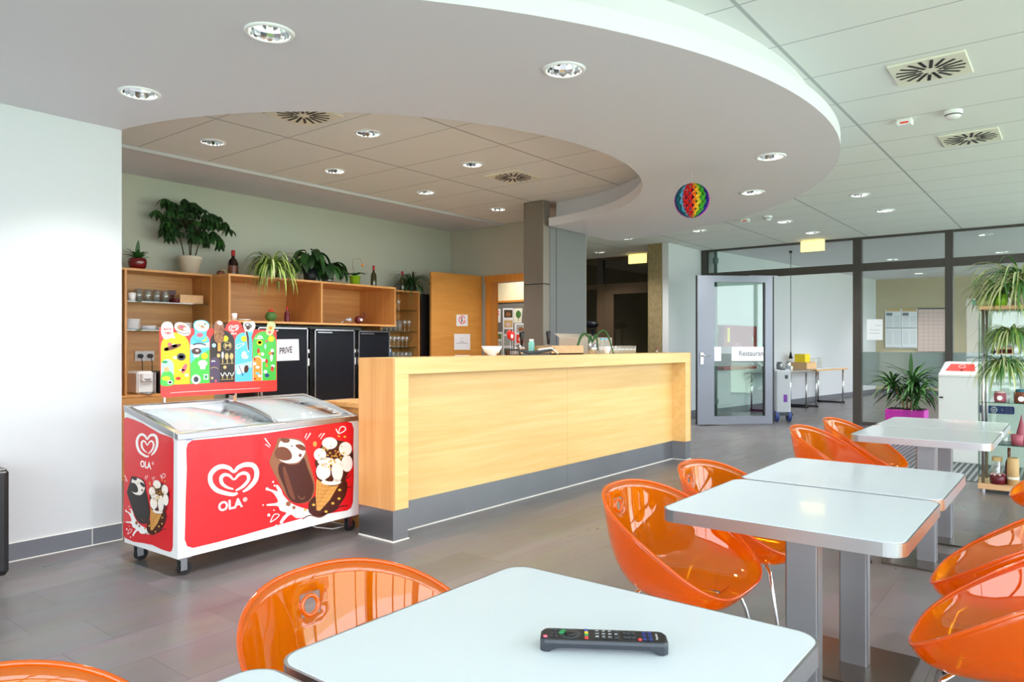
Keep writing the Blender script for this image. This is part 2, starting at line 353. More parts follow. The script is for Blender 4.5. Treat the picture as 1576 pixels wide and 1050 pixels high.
class Art:
    """printed artwork on a real flat surface; coordinates are read off a crop of the photograph"""
    def __init__(s, mb, p0, n, off, sc, base=0.0006):
        s.mb = mb; s.p0 = Vector(p0); s.n = Vector(n).normalized(); s.off = off; s.sc = sc; s.base = base
        if s.n.dot(EP - s.p0) < 0: s.n = -s.n
    def P(s, x, y, l=0): return onplane(s.off[0] + x * s.sc, s.off[1] + y * s.sc, s.p0, s.n) + s.n * (s.base * (l + 1))
    def poly(s, pts, m, l=0, smooth=False, k=6):
        if smooth: pts = spline(pts, k)
        s.mb.flat([s.P(x, y, l) for x, y in pts], [(x, -y) for x, y in pts], m)
    def ell(s, cx, cy, rx, ry, m, l=0, rot=0, n=20):
        a = R(rot); pts = []
        for i in range(n):
            t = 2 * PI * i / n; x = rx * math.cos(t); y = ry * math.sin(t); pts.append((cx + x * math.cos(a) - y * math.sin(a), cy + x * math.sin(a) + y * math.cos(a)))
        s.poly(pts, m, l)
    def line(s, pts, w, m, l=0, smooth=True, taper=None, closed=False):
        if smooth: pts = spline(pts, 5, closed)
        n = len(pts); Lf = []; Rt = []
        for i in range(n):
            a = pts[(i - 1) % n] if closed else pts[max(0, i - 1)]; b = pts[(i + 1) % n] if closed else pts[min(n - 1, i + 1)]
            dx, dy = b[0] - a[0], b[1] - a[1]; q = math.hypot(dx, dy) or 1; ww = w / 2
            if taper:
                t = i / (n - 1) * (len(taper) - 1); j = min(int(t), len(taper) - 2); ww *= taper[j] + (taper[j + 1] - taper[j]) * (t - j)
            Lf.append((pts[i][0] - dy / q * ww, pts[i][1] + dx / q * ww)); Rt.append((pts[i][0] + dy / q * ww, pts[i][1] - dx / q * ww))
        vs = [s.P(x, y, l) for x, y in Lf] + [s.P(x, y, l) for x, y in Rt]
        fs = [(i, (i + 1) % n, n + (i + 1) % n, n + i) for i in range(n if closed else n - 1)]
        s.mb.add(vs, fs, m)
    def text(s, t, bl, br, tl, m, l=1, bold=0.0):
        s.mb.textfit(t, s.P(*bl, l), s.P(*br, l), s.P(*tl, l), m, 0.0, bold)
# ================================================================== the setting
LW = -4.85      # face of the left wall, end of the round soffit
SC = (-5.09, 4.51); SO, SI, SZ = 3.885, 2.40, 2.63
CZ = 2.93
lamps_soffit = [(-1.777, 5.351, 'recessed chrome downlight under the round soffit, nearest the paper ball on its window side'), (-2.323, 6.502, 'recessed chrome downlight in the soffit just behind the rainbow paper ball'),
    (-2.031, 3.023, 'recessed chrome downlight in the middle of the curved white soffit'), (-2.815, 1.864, 'largest-looking chrome downlight, near the top edge of the photo in the soffit'), (-4.05, 1.873, 'chrome downlight in the soffit close to the bare left wall')]
lamps_tile = [(-5.65, 3.203, 'chrome downlight in the bar ceiling, nearest the left wall corner'), (-4.44, 3.831, 'chrome downlight in the bar ceiling right of the half hidden air vent'), (-5.655, 4.459, 'chrome downlight in the bar ceiling above the hanging spider plant'),
    (-4.44, 5.088, 'chrome downlight in the bar ceiling beside the complete square vent'), (-5.66, 5.702, 'chrome downlight in the bar ceiling, second from the metal column along the back row'), (-5.66, 6.96, 'chrome downlight in the bar ceiling next to the metal clad column'),
    (-1.93, 8.791, 'chrome downlight in the tiled ceiling, first one past the soffit towards the windows'), (-1.905, 10.0, 'chrome downlight in the tiled ceiling above the tall dark post'), (-3.156, 10.057, 'chrome downlight two rows in front of the right exit sign'),
    (-3.137, 11.302, 'chrome downlight directly in front of the right exit sign'), (-4.39, 10.087, 'chrome downlight in the tiled ceiling just behind the soffit edge above the glass door'), (-5.61, 10.125, 'small downlight in front of the stone faced wall end'), (-6.822, 11.308, 'small downlight in the corridor ceiling before the dark glass'),
    (-6.7, 8.5, 'added unseen downlight that brightens the little room behind the bar doorway'),  # out of view, added to brighten the kitchen
    ]
lamps_back = [(-1.12, 13.12, 'downlight in the room behind the glass, nearest the partition'), (-1.1, 15.778, 'downlight behind the glass partition above the hanging spider plant'), (-2.88, 15.776, 'downlight behind the glass to the right of the tall post'), (-2.96, 19.3, 'farthest downlight, close to the beige end wall'), (-6.6, 13.9, 'added downlight that brightens the room behind the dark glass of the corridor')]  # the last one is added to brighten the room behind the dark glass
LR = 0.088
f = MB('floor_tiles').box(-8.2, XW + 0.2, YR - 0.2, 21.6, -0.1, 0); struct(f.build('floor'))
g = MB('bounce_ground').box(-60, 60, -60, 60, -0.5, -0.3); struct(g.build('ground'))  # outside ground made pale to bounce more daylight up into the room
c = MB('ceiling_tiles').prism([[(-8.2, YR - 0.2), (XW + 0.2, YR - 0.2), (XW + 0.2, 12.3), (-8.2, 12.3)]] + [circle(x, y, LR)[::-1] for x, y, _ in lamps_tile], CZ, CZ + 0.02)
struct(c.build('ceiling', origin=(0, 0, 0)))
c = MB('soffit').prism([[(-8.2, 12.3), (XW + 0.2, 12.3), (XW + 0.2, 21.6), (-8.2, 21.6)]] + [circle(x, y, LR)[::-1] for x, y, _ in lamps_back], CZ, CZ + 0.02)
struct(c.build('ceiling', origin=(0, 0, 0)))
c = MB('soffit').box(-7.3, -6.31, 2.14, 7.86, CZ - 0.012, CZ - 0.001); struct(c.build('ceiling'))
c = MB('frame_brown').box(-8.4, XW + 0.4, YR - 0.4, 21.8, CZ + 0.25, CZ + 0.4); struct(c.build('roof'))
c = MB('white_wall').box(-6.325, -6.285, 2.14, 7.86, CZ - 0.03, CZ - 0.001); struct(c.build('trim_1'))
# round soffit, cut off along the wall line
def arc(r, n, rev=False):
    a0 = math.asin(0) ; lim = math.acos((LW - SC[0]) / r); pts = [(SC[0] + r * math.cos(-lim + 2 * lim * i / n), SC[1] + r * math.sin(-lim + 2 * lim * i / n)) for i in range(n + 1)]
    return pts[::-1] if rev else pts
s_ = MB('soffit').prism([arc(SO, 96) + arc(SI, 72, True)] + [circle(x, y, LR)[::-1] for x, y, _ in lamps_soffit], SZ, SZ + 0.095)
struct(s_.build('ceiling_soffit', origin=(0, 0, 0)))
s_ = MB('soffit').prism([arc(SO - 0.16, 96) + arc(SO - 0.2, 96, True)], SZ + 0.09, CZ).prism([arc(SI + 0.2, 72) + arc(SI + 0.16, 72, True)], SZ + 0.09, CZ)
struct(s_.build('ceiling_soffit', origin=(0, 0, 0)))
# walls
def wall(name, x0, x1, y0, y1, z0=0, z1=CZ, m='white_wall'): return struct(MB(m).box(x0, x1, y0, y1, z0, z1).build(name))
wall('wall_left', LW - 0.3, LW, YR - 0.2, 2.13)
wall('wall_bar_near', -7.5, LW - 0.3, 1.95, 2.13)
wall('wall_back', -7.5, -7.3, 2.13, 7.87, m='green_wall')
dx0, dx1, dz = -6.60, -5.62, 2.215
wall('wall_bar_end', -7.5, dx0, 7.87, 8.0, m='end_wall'); wall('wall_bar_end', dx1, -5.12, 7.87, 8.0, m='end_wall'); wall('wall_bar_end', dx0, dx1, 7.87, 8.0, dz, CZ, 'end_wall')
wall('wall_kitchen', -8.2, -5.72, 9.0, 9.1, m='kitchen_wall'); wall('wall_kitchen', -5.8, -5.72, 8.0, 9.0, m='kitchen_wall'); wall('wall_kitchen', -8.2, -7.5, 7.9, 8.0, m='kitchen_wall')
wall('wall_hall', -8.2, -8.1, 8.0, 16, m='dark_wall'); wall('wall_hall', -8.2, -5.64, 15.6, 15.7, m='dark_wall')
wall('wall_hall', -5.64, -5.44, 12.35, 15.7, m='dark_wall')
w = MB('white_wall').box(-5.44, -5.3, 10.952, 12.34, 0, CZ); w.m('stone').box(-5.66, -5.44, 10.95, 12.34, 0, CZ).box(-5.44, -5.41, 10.93, 10.952, 0, CZ).box(-5.66, -5.44, 10.93, 10.95, 0, CZ)
struct(w.build('wall_pier'))
w = MB('panel_grey'); w.box(-5.16, -4.872, 6.96, 7.75, 0, SZ + 0.09, ch=0.004); w.m('gap_dark').box(-4.9, -4.871, 7.083, 7.091, 0.0, SZ)
struct(w.build('wall_stub'))
# skewed side wall and end wall of the room behind the glass
p0 = Vector((-5.12, 12.36, 0)); p1 = Vector((-4.1, 20.9, 0)); dd = (p1 - p0).normalized(); nn = Vector((-dd.y, dd.x, 0))
def slab(m, a, b, t, z0, z1): 
    d = (b - a).normalized(); n = Vector((-d.y, d.x, 0)) * t
    return MB(m).add([(*(q.xy), z) for z in (z0, z1) for q in (a, b, b + n, a + n)], [(3, 2, 1, 0), (4, 5, 6, 7), (0, 1, 5, 4), (1, 2, 6, 5), (2, 3, 7, 6), (3, 0, 4, 7)])
struct(slab('white_wall', p0, p1, 0.12, 0, CZ).build('wall_side_room'))
b_ = slab('skirting', p0 - nn * 0.015, p1 - nn * 0.015, 0.014, 0, 0.11); struct(b_.build('baseboard_side_room'))
wall('wall_far', -4.2, XW, 20.6, 20.75, m='beige_wall')
struct(MB('skirting').box(-4.1, XW, 20.58, 20.6, 0, 0.11).build('baseboard_far'))
# window walls with real openings, daylight comes in here
def winwall(name, horizontal, a0, a1, at_, step, zlo=0.05, zhi=2.75):
    w = MB('frame_brown')
    def bx(u0, u1, z0, z1, t=0.05):
        if horizontal: w.box(u0, u1, at_ - t, at_ + t, z0, z1)
        else: w.box(at_ - t, at_ + t, u0, u1, z0, z1)
    bx(a0, a1, 0, zlo); bx(a0, a1, zhi, zhi + 0.06); n = round((a1 - a0) / step)
    for i in range(n + 1):
        u = a0 + (a1 - a0) * i / n; bx(u - 0.035, u + 0.035, zlo, zhi)
    bx(a0, a1, 0.82, 0.87, 0.03)
    struct(w.build(name))
    t = MB('white_wall')
    if horizontal: t.box(a0, a1, at_ - 0.1, at_ + 0.1, zhi + 0.06, CZ)
    else: t.box(at_ - 0.1, at_ + 0.1, a0, a1, zhi + 0.06, CZ)
    struct(t.build('wall_right_header'))
winwall('window_1', False, YR, 21.0, XW, 1.35)
winwall('window_2', True, -2.9, XW, YR, 1.35)
wall('wall_light_blocker', LW, -2.9, YR - 0.1, YR + 0.1)  # unseen solid stretch, added to cut the daylight on the left wall
# skirting of tiles under the left wall, with grout joints
b_ = MB('skirting')
y = 2.13
ys = [2.13]
yy = 1.949
while yy > YR: ys.append(yy); yy -= 0.62
for a, b in zip(ys, ys[1:]): b_.box(LW, LW + 0.012, b + 0.003, a - 0.003, 0.006, 0.105)
b_.m('grout').box(LW, LW + 0.01, YR, 2.13, 0.004, 0.108).box(LW, LW + 0.016, YR, 2.13, 0, 0.006)
struct(b_.build('baseboard_left'))
struct(MB('skirting').box(-5.3, -5.286, 10.96, 12.25, 0, 0.11).build('baseboard_pier'))
# metal clad column
w = MB('column_metal').box(-5.165, -4.875, 6.83, 6.955, 0, 1.955, ch=0.004).box(-5.165, -4.875, 6.83, 6.955, 1.963, CZ - 0.002, ch=0.004).m('gap_dark').box(-5.16, -4.88, 6.835, 6.95, 1.95, 1.97)
tag(w.build('metal_clad_column'), 'brown grey metal clad column at the end of the bar, with one joint', 'column')
# ---------------- glass partition
GY = 12.3
pf = MB('frame_brown')
for x0, x1 in ((-5.29, -5.2), (-2.79, -2.665), (-1.54, -1.44), (0.1, 0.2), (1.5, 1.6)): pf.box(x0, x1, GY - 0.05, GY + 0.05, 0, CZ)
pf.box(-5.29, XW, GY - 0.04, GY + 0.04, 2.4, 2.52).box(-5.29, XW, GY - 0.04, GY + 0.04, CZ - 0.03, CZ).box(-2.665, XW, GY - 0.04, GY + 0.04, 0, 0.05)
win = struct(pf.build('window_3'))
for i, (x0, x1, z0, z1) in enumerate([(-5.2, -2.79, 2.52, 2.9), (-2.665, 0.1, 2.52, 2.9), (0.2, 1.5, 2.52, 2.9), (-2.665, -1.54, 0.05, 2.4), (-1.44, 0.1, 0.05, 2.4), (0.2, 1.5, 0.05, 2.4)]):
    MB('glass_clean').box(x0, x1, GY - 0.006, GY + 0.006, z0, z1).build('pane', win)
for x0, x1 in ((-2.665, -1.54), (-1.44, 0.1)): MB('frost').box(x0, x1, GY - 0.009, GY - 0.0075, 0.62, 1.14).build('frosted_band', win)
# ---------------- dark glass partition and double door at the corridor's end
DY = 12.15
pf = MB('frame_bronze').box(-8.1, -5.66, DY - 0.04, DY + 0.04, 2.33, 2.42).box(-8.1, -5.66, DY - 0.04, DY + 0.04, CZ - 0.04, CZ)
pf.m('frame_brown').box(-7.36, -7.24, DY - 0.05, DY + 0.05, 2.42, CZ); pf.m('frame_bronze').box(-7.36, -7.2, DY - 0.06, DY + 0.05, 0, 2.42)
pf.m('frame_bronze').box(-7.2, -7.0, DY - 0.05, DY + 0.03, 0, 2.33).box(-5.76, -5.66, DY - 0.05, DY + 0.03, 0, 2.33).box(-7.0, -5.76, DY - 0.05, DY + 0.03, 2.22, 2.33).box(-7.0, -5.76, DY - 0.05, DY + 0.03, 0, 0.25)
d3 = struct(pf.build('door_3'))
MB('dark_glass').box(-8.1, -7.36, DY - 0.01, DY + 0.01, 0, 2.33).build('pane', d3); MB('dark_glass').box(-7.0, -5.76, DY - 0.01, DY + 0.01, 0.25, 2.22).build('pane', d3)
MB('dark_glass').box(-8.1, -5.66, DY - 0.01, DY + 0.01, 2.42, CZ - 0.04).build('pane', d3)
# ---------------- open glass door
A = pZ(1072.5, 655.4, 0); B = pZ(1187.6, 653.7, 0); u = (B - A); LEN = u.length; u.normalize(); ang = math.atan2(u.y, u.x)
M = Matrix.Translation(A) @ Matrix.Rotation(ang, 4, 'Z')
H = 2.325
d = MB('door_grey')
d.box(0, 0.27, -0.03, 0.03, 0.02, H, M=M).box(LEN - 0.12, LEN, -0.03, 0.03, 0.02, H, M=M).box(0.27, LEN - 0.12, -0.03, 0.03, H - 0.1, H, M=M).box(0.27, LEN - 0.12, -0.03, 0.03, 0.02, 0.14, M=M)
d.m('black').box(LEN, LEN + 0.03, -0.02, 0.02, 0.02, H, M=M).box(-0.012, 0, -0.02, 0.02, 0.02, H, M=M).box(LEN - 0.14, LEN - 0.12, -0.02, 0.02, 0.14, H - 0.1, M=M)
door = struct(d.build('door_1', origin=A))
MB('glass').box(0.27, LEN - 0.14, -0.006, 0.006, 0.14, H - 0.1, M=M).build('pane', door)
bd = MB('paper'); bd.box(0.27, 0.39, -0.0105, -0.0075, 1.0, 1.22, M=M).box(0.56, LEN - 0.14, -0.0105, -0.0075, 1.0, 1.22, M=M); bd.build('sign_strip', door)
MB('frost').box(0.27, LEN - 0.14, -0.014, -0.012, 0.92, 1.0, M=M).box(0.39, 0.56, -0.014, -0.012, 1.0, 1.22, M=M).build('frosted_band', door)
tx = MB('inkgrey').textfit('Restauran', M @ Vector((0.68, -0.012, 1.08)), M @ Vector((LEN - 0.145, -0.012, 1.08)), M @ Vector((0.68, -0.012, 1.16)), 'inkgrey', 0.001, 0.015); tx.build('lettering', door)
hd = MB('alu').box(0.04, 0.09, -0.045, -0.03, 0.95, 1.13, M=M).tube([M @ Vector((0.065, -0.04, 1.08)), M @ Vector((0.065, -0.08, 1.08)), M @ Vector((0.19, -0.08, 1.085))], 0.011); hd.build('door_handle', door)
MB('door_grey').box(LEN - 0.35, LEN + 0.12, 0.03, 0.06, H - 0.03, H + 0.015, M=M).build('door_closer', door)
# ---------------- wooden door of the bar, standing open
hx, hy = -6.65, 7.84
d = MB('frame_wood').box(dx0, dx0 + 0.09, 7.84, 8.01, 0, dz - 0.09).box(dx1 - 0.08, dx1, 7.84, 8.01, 0, dz - 0.09).box(dx0 - 0.02, dx1, 7.84, 8.01, dz - 0.09, dz + 0.01)
struct(d.build('trim_2'))
A2 = Vector((-6.665, 7.82, 0)); B2 = Vector((-6.80, 6.94, 0)); u = B2 - A2; L2 = u.length; a2 = math.atan2(u.y, u.x); M = Matrix.Translation(A2) @ Matrix.Rotation(a2, 4, 'Z')
d = MB('door_wood').box(0, L2, -0.02, 0.02, 0.01, 2.225, M=M, ch=0.003); door = struct(d.build('door_2', origin=A2))
hd = MB('alu').tube([M @ Vector((L2 - 0.06, 0.02, 1.08)), M @ Vector((L2 - 0.06, 0.06, 1.08)), M @ Vector((L2 - 0.18, 0.06, 1.08))], 0.01); hd.build('door_handle', door)
NB = M.to_3x3() @ Vector((0, 1, 0)); PB = M @ Vector((0, 0.0205, 0))
def sheet(name, m, p, n, corners, label, cat, extra=None, base=0.0, group=None):
    """a flat paper or board at its place on a wall: corners in photo pixels (tl, tr, br, bl)"""
    mb = MB(m); a = Art(mb, p, n, (0, 0), 1, 0.0012); fr = [a.P(x, y, base + 1) for x, y in corners]; bk = [a.P(x, y, base - 0.5) for x, y in corners]
    mb.add(fr + bk, [(0, 1, 2, 3), (7, 6, 5, 4), (0, 4, 5, 1), (1, 5, 6, 2), (2, 6, 7, 3), (3, 7, 4, 0)], m)
    if extra: extra(a, base + 1.5)
    return tag(mb.build(name), label, cat, group)
def rect(x0, y0, x1, y1): return [(x0, y0), (x1, y0), (x1, y1), (x0, y1)]
def nosign(a, l):
    a.line([(711 + 4.6 * math.cos(t), 492.5 + 6 * math.sin(t)) for t in [i * 0.5 for i in range(13)]], 1.3, 'red2', l, closed=False); a.line([(708, 489), (714, 496)], 1.0, 'red2', l); a.line([(711, 488), (710, 497)], 1.4, 'ink', l)
sheet('prohibition_sign', 'paper', PB, NB, rect(702.3, 484.5, 719.8, 502), 'small square pictogram sign with a red ring, upper one on the open wooden door', 'sign', nosign)
def lines(rs, m='inkgrey', w=0.7): 
    def fn(a, l):
        for (x0, x1, y) in rs: a.line([(x0, y), (x1, y)], w, m, l, smooth=False)
    return fn
sheet('notice', 'paper', PB, NB, rect(699, 514, 723.5, 538.5), 'white printed notice sheet on the open wooden door, below the round pictogram', 'notice', lines([(709, 712, 521), (707, 714, 526), (702, 719, 528.5)]))
sheet('notice', 'paper', PB, NB, rect(700, 546.5, 723, 560), 'lowest white sheet on the wooden door, only its top edge above the counter', 'notice')
# ---------------- pinboard in the kitchen
KY = 8.985
kb = MB('pinboard').box(-7.47, -5.82, KY - 0.02, KY + 0.01, 0.9, 1.92); kb.m('frame_wood').box(-7.47, -5.82, KY - 0.03, KY + 0.01, 1.92, 1.95)
tag(kb.build('pinboard'), 'grey pinboard with an orange wooden top rail on the wall seen through the bar doorway', 'pinboard')
PK = (0, KY - 0.022, 0)
def nsmoke(a, l):
    a.line([(764 + 4 * math.cos(t), 482 + 4.6 * math.sin(t)) for t in [i * 0.5 for i in range(13)]], 1.2, 'red2', l, closed=False); a.line([(761, 479), (767, 485)], 1.1, 'red2', l); a.line([(761, 483), (767, 482)], 0.9, 'ink', l)
sheet('no_smoking_sign', 'paper', PK, (0, -1, 0), rect(758.5, 475.5, 770.5, 496.5), 'white sheet with a red no smoking ring on the kitchen pinboard', 'sign', nsmoke)
def photos(lst):
    def fn(a, l):
        for i, (x0, y0, x1, y1, m) in enumerate(lst):
            a.poly(rect(x0, y0, x1, y1), m, l); a.ell((x0 + x1) / 2, (y0 + y1) / 2 + 1, (x1 - x0) * 0.3, (y1 - y0) * 0.28, ['choc3', 'pastel_pink', 'straw', 'paper_grey'][i % 4], l + 0.5)
    return fn
sheet('photo_collage', 'paper', PK, (0, -1, 0), rect(774, 474.5, 790, 548), 'tall white collage sheet with a column of photographs on the pinboard', 'photo collage', photos([(776, 477, 789, 489, 'stem_brown'), (776, 493, 789, 504, 'straw'), (776, 507, 789, 514, 'panel_grey'), (776, 517, 789, 532, 'paper_grey'), (776, 536, 789, 547, 'panel_grey')]))
sheet('tree_drawing', 'cream', PK, (0, -1, 0), [(790.5, 475), (804, 474.5), (803, 497), (790.5, 497)], 'cream sheet with a green leaf tree drawing at the top of the pinboard', 'drawing', lambda a, l: (a.ell(798, 484, 4, 6, 'leaf_green', l), a.line([(798, 488), (798, 494)], 1, 'bark', l)))
sheet('photo_collage', 'paper', PK, (0, -1, 0), rect(792, 497.5, 811, 548), 'white framed photo collage next to the metal column on the pinboard', 'photo collage', photos([(795, 500, 809, 512, 'paper_grey'), (795, 515, 809, 528, 'red2'), (795, 531, 809, 546, 'panel_grey')]), base=1.2)
sheet('photo_collage', 'paper', PK, (0, -1, 0), rect(757, 511, 773, 548), 'white collage sheet at the left of the pinboard above the bowl', 'photo collage', photos([(762, 514, 772, 522, 'leaf_green'), (762, 525, 772, 534, 'paper_grey'), (761, 537, 772, 547, 'panel_grey')]))
# ---------------- ceiling fittings
def lamp_proto():
    t = thing('ceiling_light', '', 'ceiling light')
    r = MB('white_enamel').lathe([(0.086, 0.002), (0.109, 0.0), (0.107, -0.006), (0.098, -0.009), (0.086, -0.006), (0.086, 0.002)], n=32); r.build('trim_ring', t)
    k = MB('chrome').lathe([(0.087, -0.005), (0.082, 0.03), (0.07, 0.06), (0.045, 0.085), (0.0, 0.092)], n=16, smooth=False); k.build('reflector', t)
    b = MB('lamp').tube([(-0.035, -0.012, 0.062), (0.035, -0.012, 0.062)], 0.009).tube([(-0.035, 0.014, 0.062), (0.035, 0.014, 0.062)], 0.009); b.build('bulb', t)
    return t
lp = lamp_proto(); first = True
for grp, z, kk in ((lamps_soffit, SZ, 0), (lamps_tile, CZ, 1), (lamps_back, CZ, 2)):
    for x, y, lab in grp:
        if first: o = lp; o['label'] = lab; o['group'] = 'recessed downlights'; first = False; o.location = (x, y, z)
        else: o = dup(lp, (x, y, z), random.uniform(0, 3), lab, 'recessed downlights')
        l = bpy.data.lights.new('downlight_beam', 'SPOT'); l.energy = 20; l.spot_size = R(115); l.spot_blend = 0.8; l.shadow_soft_size = 0.06; l.color = (1, 0.97, 0.93)
        lo = bpy.data.objects.new('downlight_beam', l); COL.objects.link(lo); lo.parent = o; lo.location = (0, 0, 0.03)
def vent_proto():
    t = thing('ceiling_vent', '', 'air vent')
    MB('cream').box(-0.205, 0.205, -0.205, 0.205, -0.012, 0, ch=0.004).build('vent_plate', t)
    s = MB('black')
    for i in range(18):
        a = 2 * PI * (i + 0.0) / 18; r0 = 0.045 if i % 2 == 0 else 0.075; r1 = 0.185
        M = Matrix.Rotation(a, 4, 'Z'); s.box(r0, r1, -0.0095, 0.0095, -0.014, -0.0125, M=M)
    s.build('slots', t); return t
vp = vent_proto(); vp.location = (-0.71, 5.035, CZ); vp['label'] = 'square swirl air vent nearest the camera in the tiled ceiling by the windows'; vp['group'] = 'swirl air vents'
dup(vp, (-0.69, 6.90, CZ), 0, 'square swirl air vent farther back in the tiled ceiling by the windows', 'swirl air vents')
dup(vp, (-4.44, 5.70, CZ), 0, 'square swirl air vent fully visible in the bar ceiling', 'swirl air vents')
dup(vp, (-4.44, 3.22, CZ), 0, 'square swirl air vent half hidden by the soffit edge above the bar', 'swirl air vents')
def detector(x, y, lab, box=False):
    t = thing('smoke_detector', lab, 'smoke detector', (x, y, CZ), 0, 'ceiling sensors')
    if box: MB('white_plastic').box(x - 0.055, x + 0.055, y - 0.04, y + 0.04, CZ - 0.045, CZ, ch=0.01).build('housing', t); MB('red2').box(x - 0.025, x + 0.03, y - 0.042, y - 0.039, CZ - 0.038, CZ - 0.025).build('indicator', t)
    else: MB('white_plastic').lathe([(0.06, 0), (0.06, -0.02), (0.052, -0.024), (0.05, -0.04), (0.035, -0.055), (0, -0.057)], (x, y, CZ)).build('housing', t); MB('gap_dark').lathe([(0.0525, -0.027), (0.053, -0.032), (0.051, -0.034)], (x, y, CZ)).build('sensor_slot', t)
detector(-1.02, 6.06, 'small boxy ceiling sensor with a red indicator near the vents', True); detector(-0.71, 6.055, 'round white smoke detector between the two vents by the windows')
detector(-3.5, 9.53, 'small far ceiling sensor just behind the soffit, left of a pair', True); detector(-3.2, 9.515, 'round far smoke detector just behind the soffit, right of a pair')
def exit_sign(cx, y, w, z0, z1, lab):
    t = thing('exit_sign', lab, 'exit sign', (cx, y, z0), 0)
    MB('exit_sign').box(cx - w / 2, cx + w / 2, y - 0.025, y + 0.025, z0, z1, ch=0.006).build('light_panel', t)
    MB('cream').box(cx - w / 2, cx + w / 2, y + 0.0255, y + 0.045, z0, CZ - 0.001).build('housing', t)
exit_sign(-3.36, 12.12, 0.36, 2.75, 2.915, 'glowing yellow exit sign above the glass partition, right of the glass door'); exit_sign(-6.43, 12.0, 0.36, 2.76, 2.92, 'glowing yellow exit sign left of the stone wall end, before dark glass')
# honeycomb ball
bc = Vector(tuple(pZ(1065, 262, SZ).xy) + (2.39,)); t = thing('paper_ball', 'rainbow striped honeycomb paper ball hanging from the soffit', 'paper ball', (bc.x, bc.y, bc.z - 0.14))
hb = MB(); c_ = ['red', 'orange', 'yellow', 'green', 'green', 'blue', 'blue', 'pink', 'pink']; d_ = ['pink', 'pink', 'blue', 'teal', 'teal', 'sky', 'red', 'red']; cols = ['ball_' + k for k in c_ + ['pink', 'yellow', 'orange', 'red', 'red', 'green', 'green', 'blue', 'sky', 'teal', 'pink', 'orange', 'yellow', 'sky', 'blue'] + d_]
NS, NK, RB = 32, 14, 0.137
for i in range(NS):
    a = 2 * PI * i / NS + 0.1; b = 2 * PI * (i + 1) / NS + 0.1; mcol = cols[int(round((math.degrees(a) + 70) / 11.25)) % 32]; vs = []; fs = []
    for k in range(NK + 1):
        ph = PI * k / NK
        for q, aa in enumerate((a, (a + b) / 2, b)):
            wv = 0.5 * (b - a) * 0.45 * math.sin(PI * (k + (i % 2))) if q == 1 else 0
            off = 0.35 * (b - a) * (1 if (k + i) % 2 else -1) if q != 1 else 0
            rr = RB * (1.0 if q != 1 else 0.86); vs.append(bc + Vector((rr * math.sin(ph) * math.cos(aa + off), rr * math.sin(ph) * math.sin(aa + off), RB * math.cos(ph))))
    for k in range(NK):
        for q in (0, 1): fs.append((k * 3 + q, k * 3 + q + 1, k * 3 + 3 + q + 1, k * 3 + 3 + q))
    hb.add(vs, fs, mcol)
hb.build('honeycomb', t); MB('white_plastic').tube([bc + Vector((0, 0, RB)), (bc.x, bc.y, SZ)], 0.0012, 5).build('string', t)
# ================================================================== bar counter
CA = Vector((-3.407, 3.16, 0)); crot = R(0.75)   # near front corner, very slightly turned
M = Matrix.Translation(CA) @ Matrix.Rotation(-crot, 4, 'Z')     # local x to the room, y along the counter
CL, CT, CD = 4.30, 1.166, 0.335
t = thing('bar_counter', 'long beech bar counter with a recessed front panel and steel kick plate', 'counter', tuple(CA), -crot)
c = MB('beech_front').box(-0.11, 0, 0, CL, CT - 0.105, CT, M=M).box(-0.16, 0, 0, 0.115, 0.2, CT - 0.105, M=M).box(-0.16, 0, CL - 0.115, CL, 0.2, CT - 0.105, M=M)
c.build('front_frame', t, bevel=0.0015)
MB('beech_front').box(-0.175, -0.155, 0.115, CL / 2 - 0.001, 0.2, CT - 0.105, M=M).box(-0.175, -0.155, CL / 2 + 0.001, CL - 0.115, 0.2, CT - 0.105, M=M).build('front_panel', t)
MB('beech_end').box(-CD, -0.001, -0.018, 0, 0.2, CT, M=M).build('end_panel', t); MB('beech_end').box(-CD, -0.001, CL, CL + 0.018, 0.2, CT, M=M).build('end_panel', t)
MB('beech_front').box(-CD, -0.11, 0, CL, CT - 0.03, CT, M=M).build('counter_top', t)
MB('beech_side').box(-CD, -CD + 0.02, 0, CL, 0, CT - 0.03, M=M).build('back_panel', t)
k = MB('steel').box(-CD, -0.004, -0.014, 0.112, 0.008, 0.198, M=M).box(-0.18, -0.16, 0.112, CL / 2 - 0.001, 0.008, 0.198, M=M).box(-0.18, -0.16, CL / 2 + 0.001, CL - 0.112, 0.008, 0.198, M=M).box(-CD, -0.004, CL - 0.112, CL + 0.014, 0.008, 0.198, M=M)
k.build('kick_plate', t)
MB('grout').box(-CD, 0.004, -0.022, 0.118, 0, 0.0075, M=M).box(-0.16, -0.152, 0.11, CL - 0.11, 0, 0.0075, M=M).box(-0.16, 0.004, CL - 0.118, CL + 0.022, 0, 0.0075, M=M).build('sealant_line', t)
MB('beech_shelf').box(-0.845, -CD - 0.001, 0.085, CL - 0.2, 0.82, 0.85, M=M).m('beech_side').box(-0.82, -CD - 0.001, 0.1, CL - 0.22, 0.0, 0.82, M=M).build('serving_worktop', t)
def onbar(px, X=-3.62):
    p = pX(px, 546, X); return Vector((p.x, p.y, CT))
def onwork(px, X=-3.95):
    p = pX(px, 546, X); return Vector((p.x, p.y, 0.85))
def lat(name, prof, c, m, lab, cat, n=28, group=None, extra=None):
    o = MB(m).lathe(prof, tuple(c), n).build(name, origin=tuple(c)); tag(o, lab, cat, group)
    return o
p = onbar(757); lat('bowl', [(0, 0), (0.035, 0), (0.035, 0.012), (0.06, 0.03), (0.083, 0.075), (0.079, 0.075), (0.056, 0.036), (0, 0.02)], p, 'white_enamel', 'white footed bowl on the bar counter', 'bowl')
p = onwork(786); t = thing('heart_figurine', 'small red and white heart shaped ornament behind the counter by the bowl', 'ornament', tuple(p))
